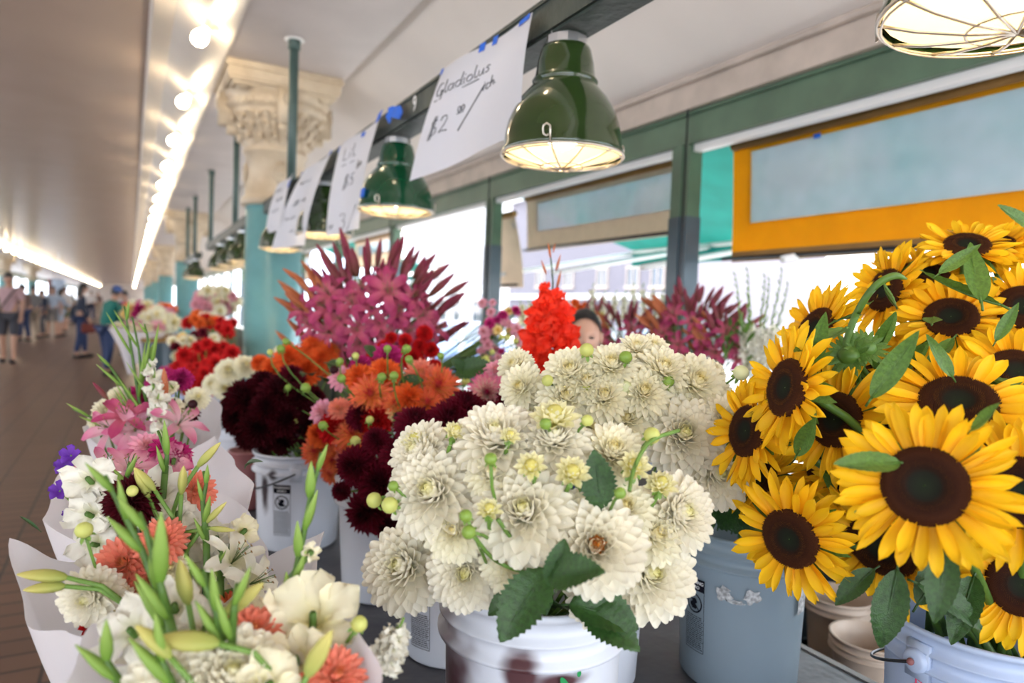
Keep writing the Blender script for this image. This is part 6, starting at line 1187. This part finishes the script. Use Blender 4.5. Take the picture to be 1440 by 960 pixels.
def ex_strap(t, k, J):
    mb = MB(); pts = [(-.13, .05, 1.43), (-.06, .135, 1.30), (.05, .155, 1.12), (.15, .10, .95), (.16, -.05, .92), (.02, -.15, 1.15), (-.12, -.08, 1.42), (-.13, .05, 1.43)]; mb.tube(pts, .016, 6); mb.build('bag_strap', M['strap'], t, M=Matrix.Scale(k, 4))
def standing(px, py_feet, py_head, off=0):
    q = PZ(px, py_feet, 0); d = (q-CAM).dot(CF); return q.x, q.y, (py_feet-py_head)/FPX*d
def put(px, pf, ph, rz, label, **kw):
    x, y, H = standing(px, pf, ph); return person(x, y, math.radians(rz), max(1.45, min(1.95, H)), label, **kw)
front = lambda e=.30, z=1.12: dict(larm=[(-.22, .08, 1.13), (-.12, e, z)], rarm=[(.22, .08, 1.13), (.12, e, z)])
put(149, 528, 404, -55, 'person in a dark green jacket and jeans with a blue cap, bending over flowers', top='jacket_green', bottom='denim', extra=ex_hat, lean=.13, bulk=1.25, stride=.06, **front(.42, 1.05))
put(113, 503, 399, -80, 'woman with long dark hair in a navy jacket and jeans, holding a red bag', top='navy', bottom='denim', hairlen=.22, extra=ex_bag, stride=.10, larm=[(-.22, .10, 1.15), (-.15, .30, 1.25)])
put(12, 510, 378, 175, 'man in a pink shirt and dark shorts with a cross-body strap at the left edge', top='shirt_pink', bottom='shorts_dark', shorts=True, sleeve=.4, extra=ex_strap, hair='hair_grey')
for (px, pf, ph, rz, lb, kw) in [(47, 476, 402, 30, 'person in a grey top and khaki trousers left in the crowd', dict(top='grey_top', bottom='khaki', **front())), (60, 474, 408, 120, 'person in dark clothes in the crowd, beside the khaki trousers', dict(top='navy', bottom='shorts_dark')), (73, 474, 403, 200, 'person in a light blue top and shorts in the crowd', dict(top='light_blue', bottom='grey_top', shorts=True, sleeve=.4, hairlen=.15)),
        (84, 473, 406, -60, 'person in a patterned blue dress-like outfit in the crowd', dict(top='light_blue', bottom='light_blue', shorts=True, hairlen=.2, **front())), (92, 466, 403, 150, 'person in a white top and olive skirt-like shorts in the crowd', dict(top='white_top', bottom='olive', shorts=True)), (33, 480, 400, 60, 'person in brown at the left of the crowd', dict(top='brown_top', bottom='denim')),
        (24, 478, 404, 0, 'person in violet behind the man with the strap', dict(top='violet_top', bottom='denim', hairlen=.15)), (103, 455, 408, 90, 'small distant person in olive down the aisle', dict(top='olive', bottom='navy')), (128, 452, 409, 10, 'distant person in a white top between the two walkers', dict(top='white_top', bottom='denim')), (137, 448, 410, 200, 'farthest person in brown down the aisle', dict(top='brown_top', bottom='khaki')), (176, 500, 410, 140, 'person in violet behind the green jacket, partly hidden', dict(top='violet_top', bottom='shorts_dark', **front()))]:
    put(px, pf, ph, rz, lb, **kw)
# seller behind the counter
q = P(812, 470, 2.78); person(q.x+.10, q.y+.11, math.radians(148), 1.52, 'seller with dark hair behind the counter, looking down, half hidden by the red gladiolus', top='grey_top', bottom='denim', headpitch=-.15, lean=.10, hairline=.62, **front(.34, 1.0))
# ------------------------------------------------------------ left stalls
mb = MB(); mb.box(-9, -8.9, -3, 150, 0, .9); struct('wall_left', mb, M['beam_cream']); mb = MB(); mb.box(-9, -8.7, -3, 150, 2.9, 3.6); struct('trim_7', mb, M['header_green']); mb = MB(); mb.box(-9, 3, 150, 150.3, 0, 4); struct('wall_back', mb, M['beam_cream'])
for i in range(14):
    mb = MB(); mb.box(-8.98, -8.8, 6+6*i-.12, 6+6*i+.12, .9, 2.9); mb.box(-8.99, -8.79, 6+6*i-.16, 6+6*i+.16, 2.8, 2.9); tag(mb.build('window_post', M['header_green'], smooth=False), 'post in the far left window wall behind the crowd', 'post', 'left window posts')
random.seed(71)
for i in range(7):
    y = 22+7*i; t = thing('market_stall', 'market stall with a counter and striped goods on the left side of the aisle', 'stall', (-5.9, y, 0), group='left stalls'); mb = MB(); mb.box(0, .9, 0, 5, .82, .88); mb.box(.82, .86, 0, 5, 0, .82); mb.build('counter_top', M['hem_brown'], t, False)
    mb = MB(); [mb.tube([(.85, a, 0), (.85, a, 2.5)], .03, 6) for a in (.1, 4.9)]; mb.tube([(.85, .1, 2.5), (.85, 4.9, 2.5)], .03, 6); mb.build('stall_frame', M['header_green'], t)
    mb = MB()
    for j in range(9): a = .3+j*.5; mb.box(.15, .7, a, a+.35, .88, .88+U(.15, .5))
    mb.build('goods', M[['brown_top', 'light_blue', 'olive', 'khaki'][i % 4]], t, False)
for (px, py, d, m, lb) in [(82, 393, 32, 'light_blue', 'blue banner hanging over the left stalls'), (76, 392, 34, 'bag_red', 'small red banner beside the blue one')]:
    q = P(px, py, d); mb = MB(); mb.grid(6, 6, lambda u, w: (.0+.05*math.sin(u*6), (u-.5)*.7, -w*.9, (0, 0, 0))); mb.tube([(0, -.4, 0), (0, .4, 0)], .02, 6); mb.tube([(0, 0, 0), (0, 0, 3.5-q.z)], .01, 4)
    o = mb.build('hanging_banner', M[m]); o.location = q; o.rotation_euler.z = .9; tag(o, lb, 'banner')
# ------------------------------------------------------------ outside street
mb = MB(); mb.box(3.0, 6, -30, 120, -.25, -.12); struct('sidewalk', mb, M['sidewalk']); mb = MB(); mb.box(6, 60, -60, 140, -.35, -.2); struct('road', mb, M['asphalt']); mb = MB(); mb.box(-60, 3.0, -60, -3, -.35, -.1); struct('ground', mb, M['sidewalk'])
def building(x, y0, y1, h, m, label, wins, dm='glass_dark'):
    t = thing('building', label, 'building', (x, y0, -.2)); mb = MB(); mb.box(0, 10, 0, y1-y0, 0, h); mb.build('facade', M[m], t, False)
    mb = MB(); mb.box(-.35, .2, -.2, y1-y0+.2, h-.5, h+.2); mb.box(-.15, .1, 0, y1-y0, h*.28, h*.28+.25); mb.build('cornice', M['white_paint'], t, False)
    for (wy, wz, ww, wh) in wins:
        f = MB(); f.box(-.08, .02, wy-.06, wy, wz, wz+wh); f.box(-.08, .02, wy+ww, wy+ww+.06, wz, wz+wh); f.box(-.10, .02, wy-.15, wy+ww+.15, wz-.15, wz); f.box(-.08, .02, wy-.12, wy+ww+.12, wz+wh, wz+wh+.12); f.box(-.06, .0, wy+ww/2-.03, wy+ww/2+.03, wz, wz+wh); fo = f.build('window', M['beam_cream'], t, False)
        f = MB(); f.box(-.03, -.01, wy, wy+ww, wz, wz+wh); f.build('pane', M[dm], fo, False)
    return t
XB = 21.0; y1 = PX(716, 400, XB).y; y0 = PX(952, 400, XB).y
w_ = []
for pxx in (925, 890, 847, 800, 760):
    q = PX(pxx, 402, XB); w_.append((q.y-y0-.4, q.z+.2, .8, .85)); w_.append((q.y-y0-.4, q.z+3.4, .8, 1.2)); w_.append((q.y-y0-.5, .3, 1.0, 1.3))
building(XB, y0, y1, 9, 'facade_brick', 'pale grey-pink brick building across the street behind the beige blind', w_)
XC = 26; yc0 = PX(715, 400, XC).y+2; yc1 = PX(570, 400, XC).y
building(XC, yc0, yc1, 11, 'facade_light', 'bright pale building further up the street, left of the second post', [(a, b, 1.3, 1.7) for a in np.arange(3, yc1-yc0-3, 4.2) for b in (4.2, 7.8)]+[(a, .6, 2.2, 1.9) for a in np.arange(2, yc1-yc0-3, 4)])
building(30, -25, y0-14, 7, 'facade_light', 'low white building far beyond the sunflowers', [(a, 3, 1.2, 1.6) for a in np.arange(3, 20, 4)])
def car(x, y, rz, m, label):
    t = thing('car', label, 'car', (x, y, -.2), rz); prof = [(-2.1, .35), (-2.15, .7), (-1.9, .9), (-1.35, .98), (-.75, 1.38), (.55, 1.42), (1.1, 1.05), (1.85, .92), (2.1, .7), (2.12, .35)]
    def sec(s): return [(px_*1.0, s*.85*(1 if pz < 1.0 else .82), pz) for px_, pz in prof]
    mb = MB(); n = len(prof); v = sec(-1)+[(a*1.0, b*.0, c+.02) for a, b, c in sec(1)]+sec(1); f = []
    for k in range(2): f += [(k*n+i, k*n+i+1, (k+1)*n+i+1, (k+1)*n+i) for i in range(n-1)]
    f += [tuple(range(n)), tuple(range(3*n-1, 2*n-1, -1)), (0, n, 2*n, 3*n-1, 2*n-1, n-1)]; mb.add(v, f); mb.build('car_body', M[m], t)
    mb = MB()
    for s in (-1, 1): mb.add([(-1.25, s*.80, 1.0), (-.72, s*.73, 1.32), (.5, s*.73, 1.35), (.98, s*.80, 1.03)], [(0, 1, 2, 3)])
    mb.add([(1.12, -.66, 1.08), (1.12, .66, 1.08), (.62, .62, 1.40), (.62, -.62, 1.40)], [(0, 1, 2, 3)]); mb.add([(-1.38, -.66, 1.02), (-1.38, .66, 1.02), (-.80, .62, 1.38), (-.80, -.62, 1.38)], [(0, 1, 2, 3)]); mb.build('car_windows', M['glass_dark'], t, False)
    for a in (-1.3, 1.3):
        for s in (-1, 1): mb = MB(); mb.lathe([(.001, -.1), (.2, -.1), (.33, -.08), (.34, 0), (.33, .08), (.2, .1), (.001, .1)], 20, M=Matrix.Translation((a, s*.78, .34)) @ Matrix.Rotation(1.5708, 4, 'X')); w = mb.build('wheel', M['tyre'], t); mb = MB(); mb.lathe([(.001, .105), (.2, .105), (.2, .09)], 14, M=Matrix.Translation((a, s*.78, .34)) @ Matrix.Rotation(-s*1.5708, 4, 'X')); mb.build('hubcap', M['steel'], w)
for (px, py, d, m, lb) in [(652, 480, 17, 'car_blue', 'blue car parked outside between the lily bunch and the second post'), (715, 478, 26, 'car_silver', 'silver car parked outside behind the second post'), (905, 470, 19, 'car_silver', 'pale car outside behind the purple shelf lilies')]:
    q = P(px, py, d); car(q.x, q.y, 1.25, m, lb)
q = P(650, 420, 13.5); t = thing('street_sign', 'round white street sign on a pole outside, above the blue car', 'street sign', (q.x, q.y, -.2)); mb = MB(); mb.tube([(0, 0, 0), (0, 0, 2.6)], .035, 8); mb.build('pole', M['white_paint'], t)
mb = MB(); mb.lathe([(.001, -.02), (.28, -.02), (.3, 0), (.28, .02), (.001, .02)], 24, M=Matrix.Translation((-.06, 0, 2.25)) @ Matrix.Rotation(1.5708, 4, 'Y')); mb.build('sign_plate', M['white_paint'], t)
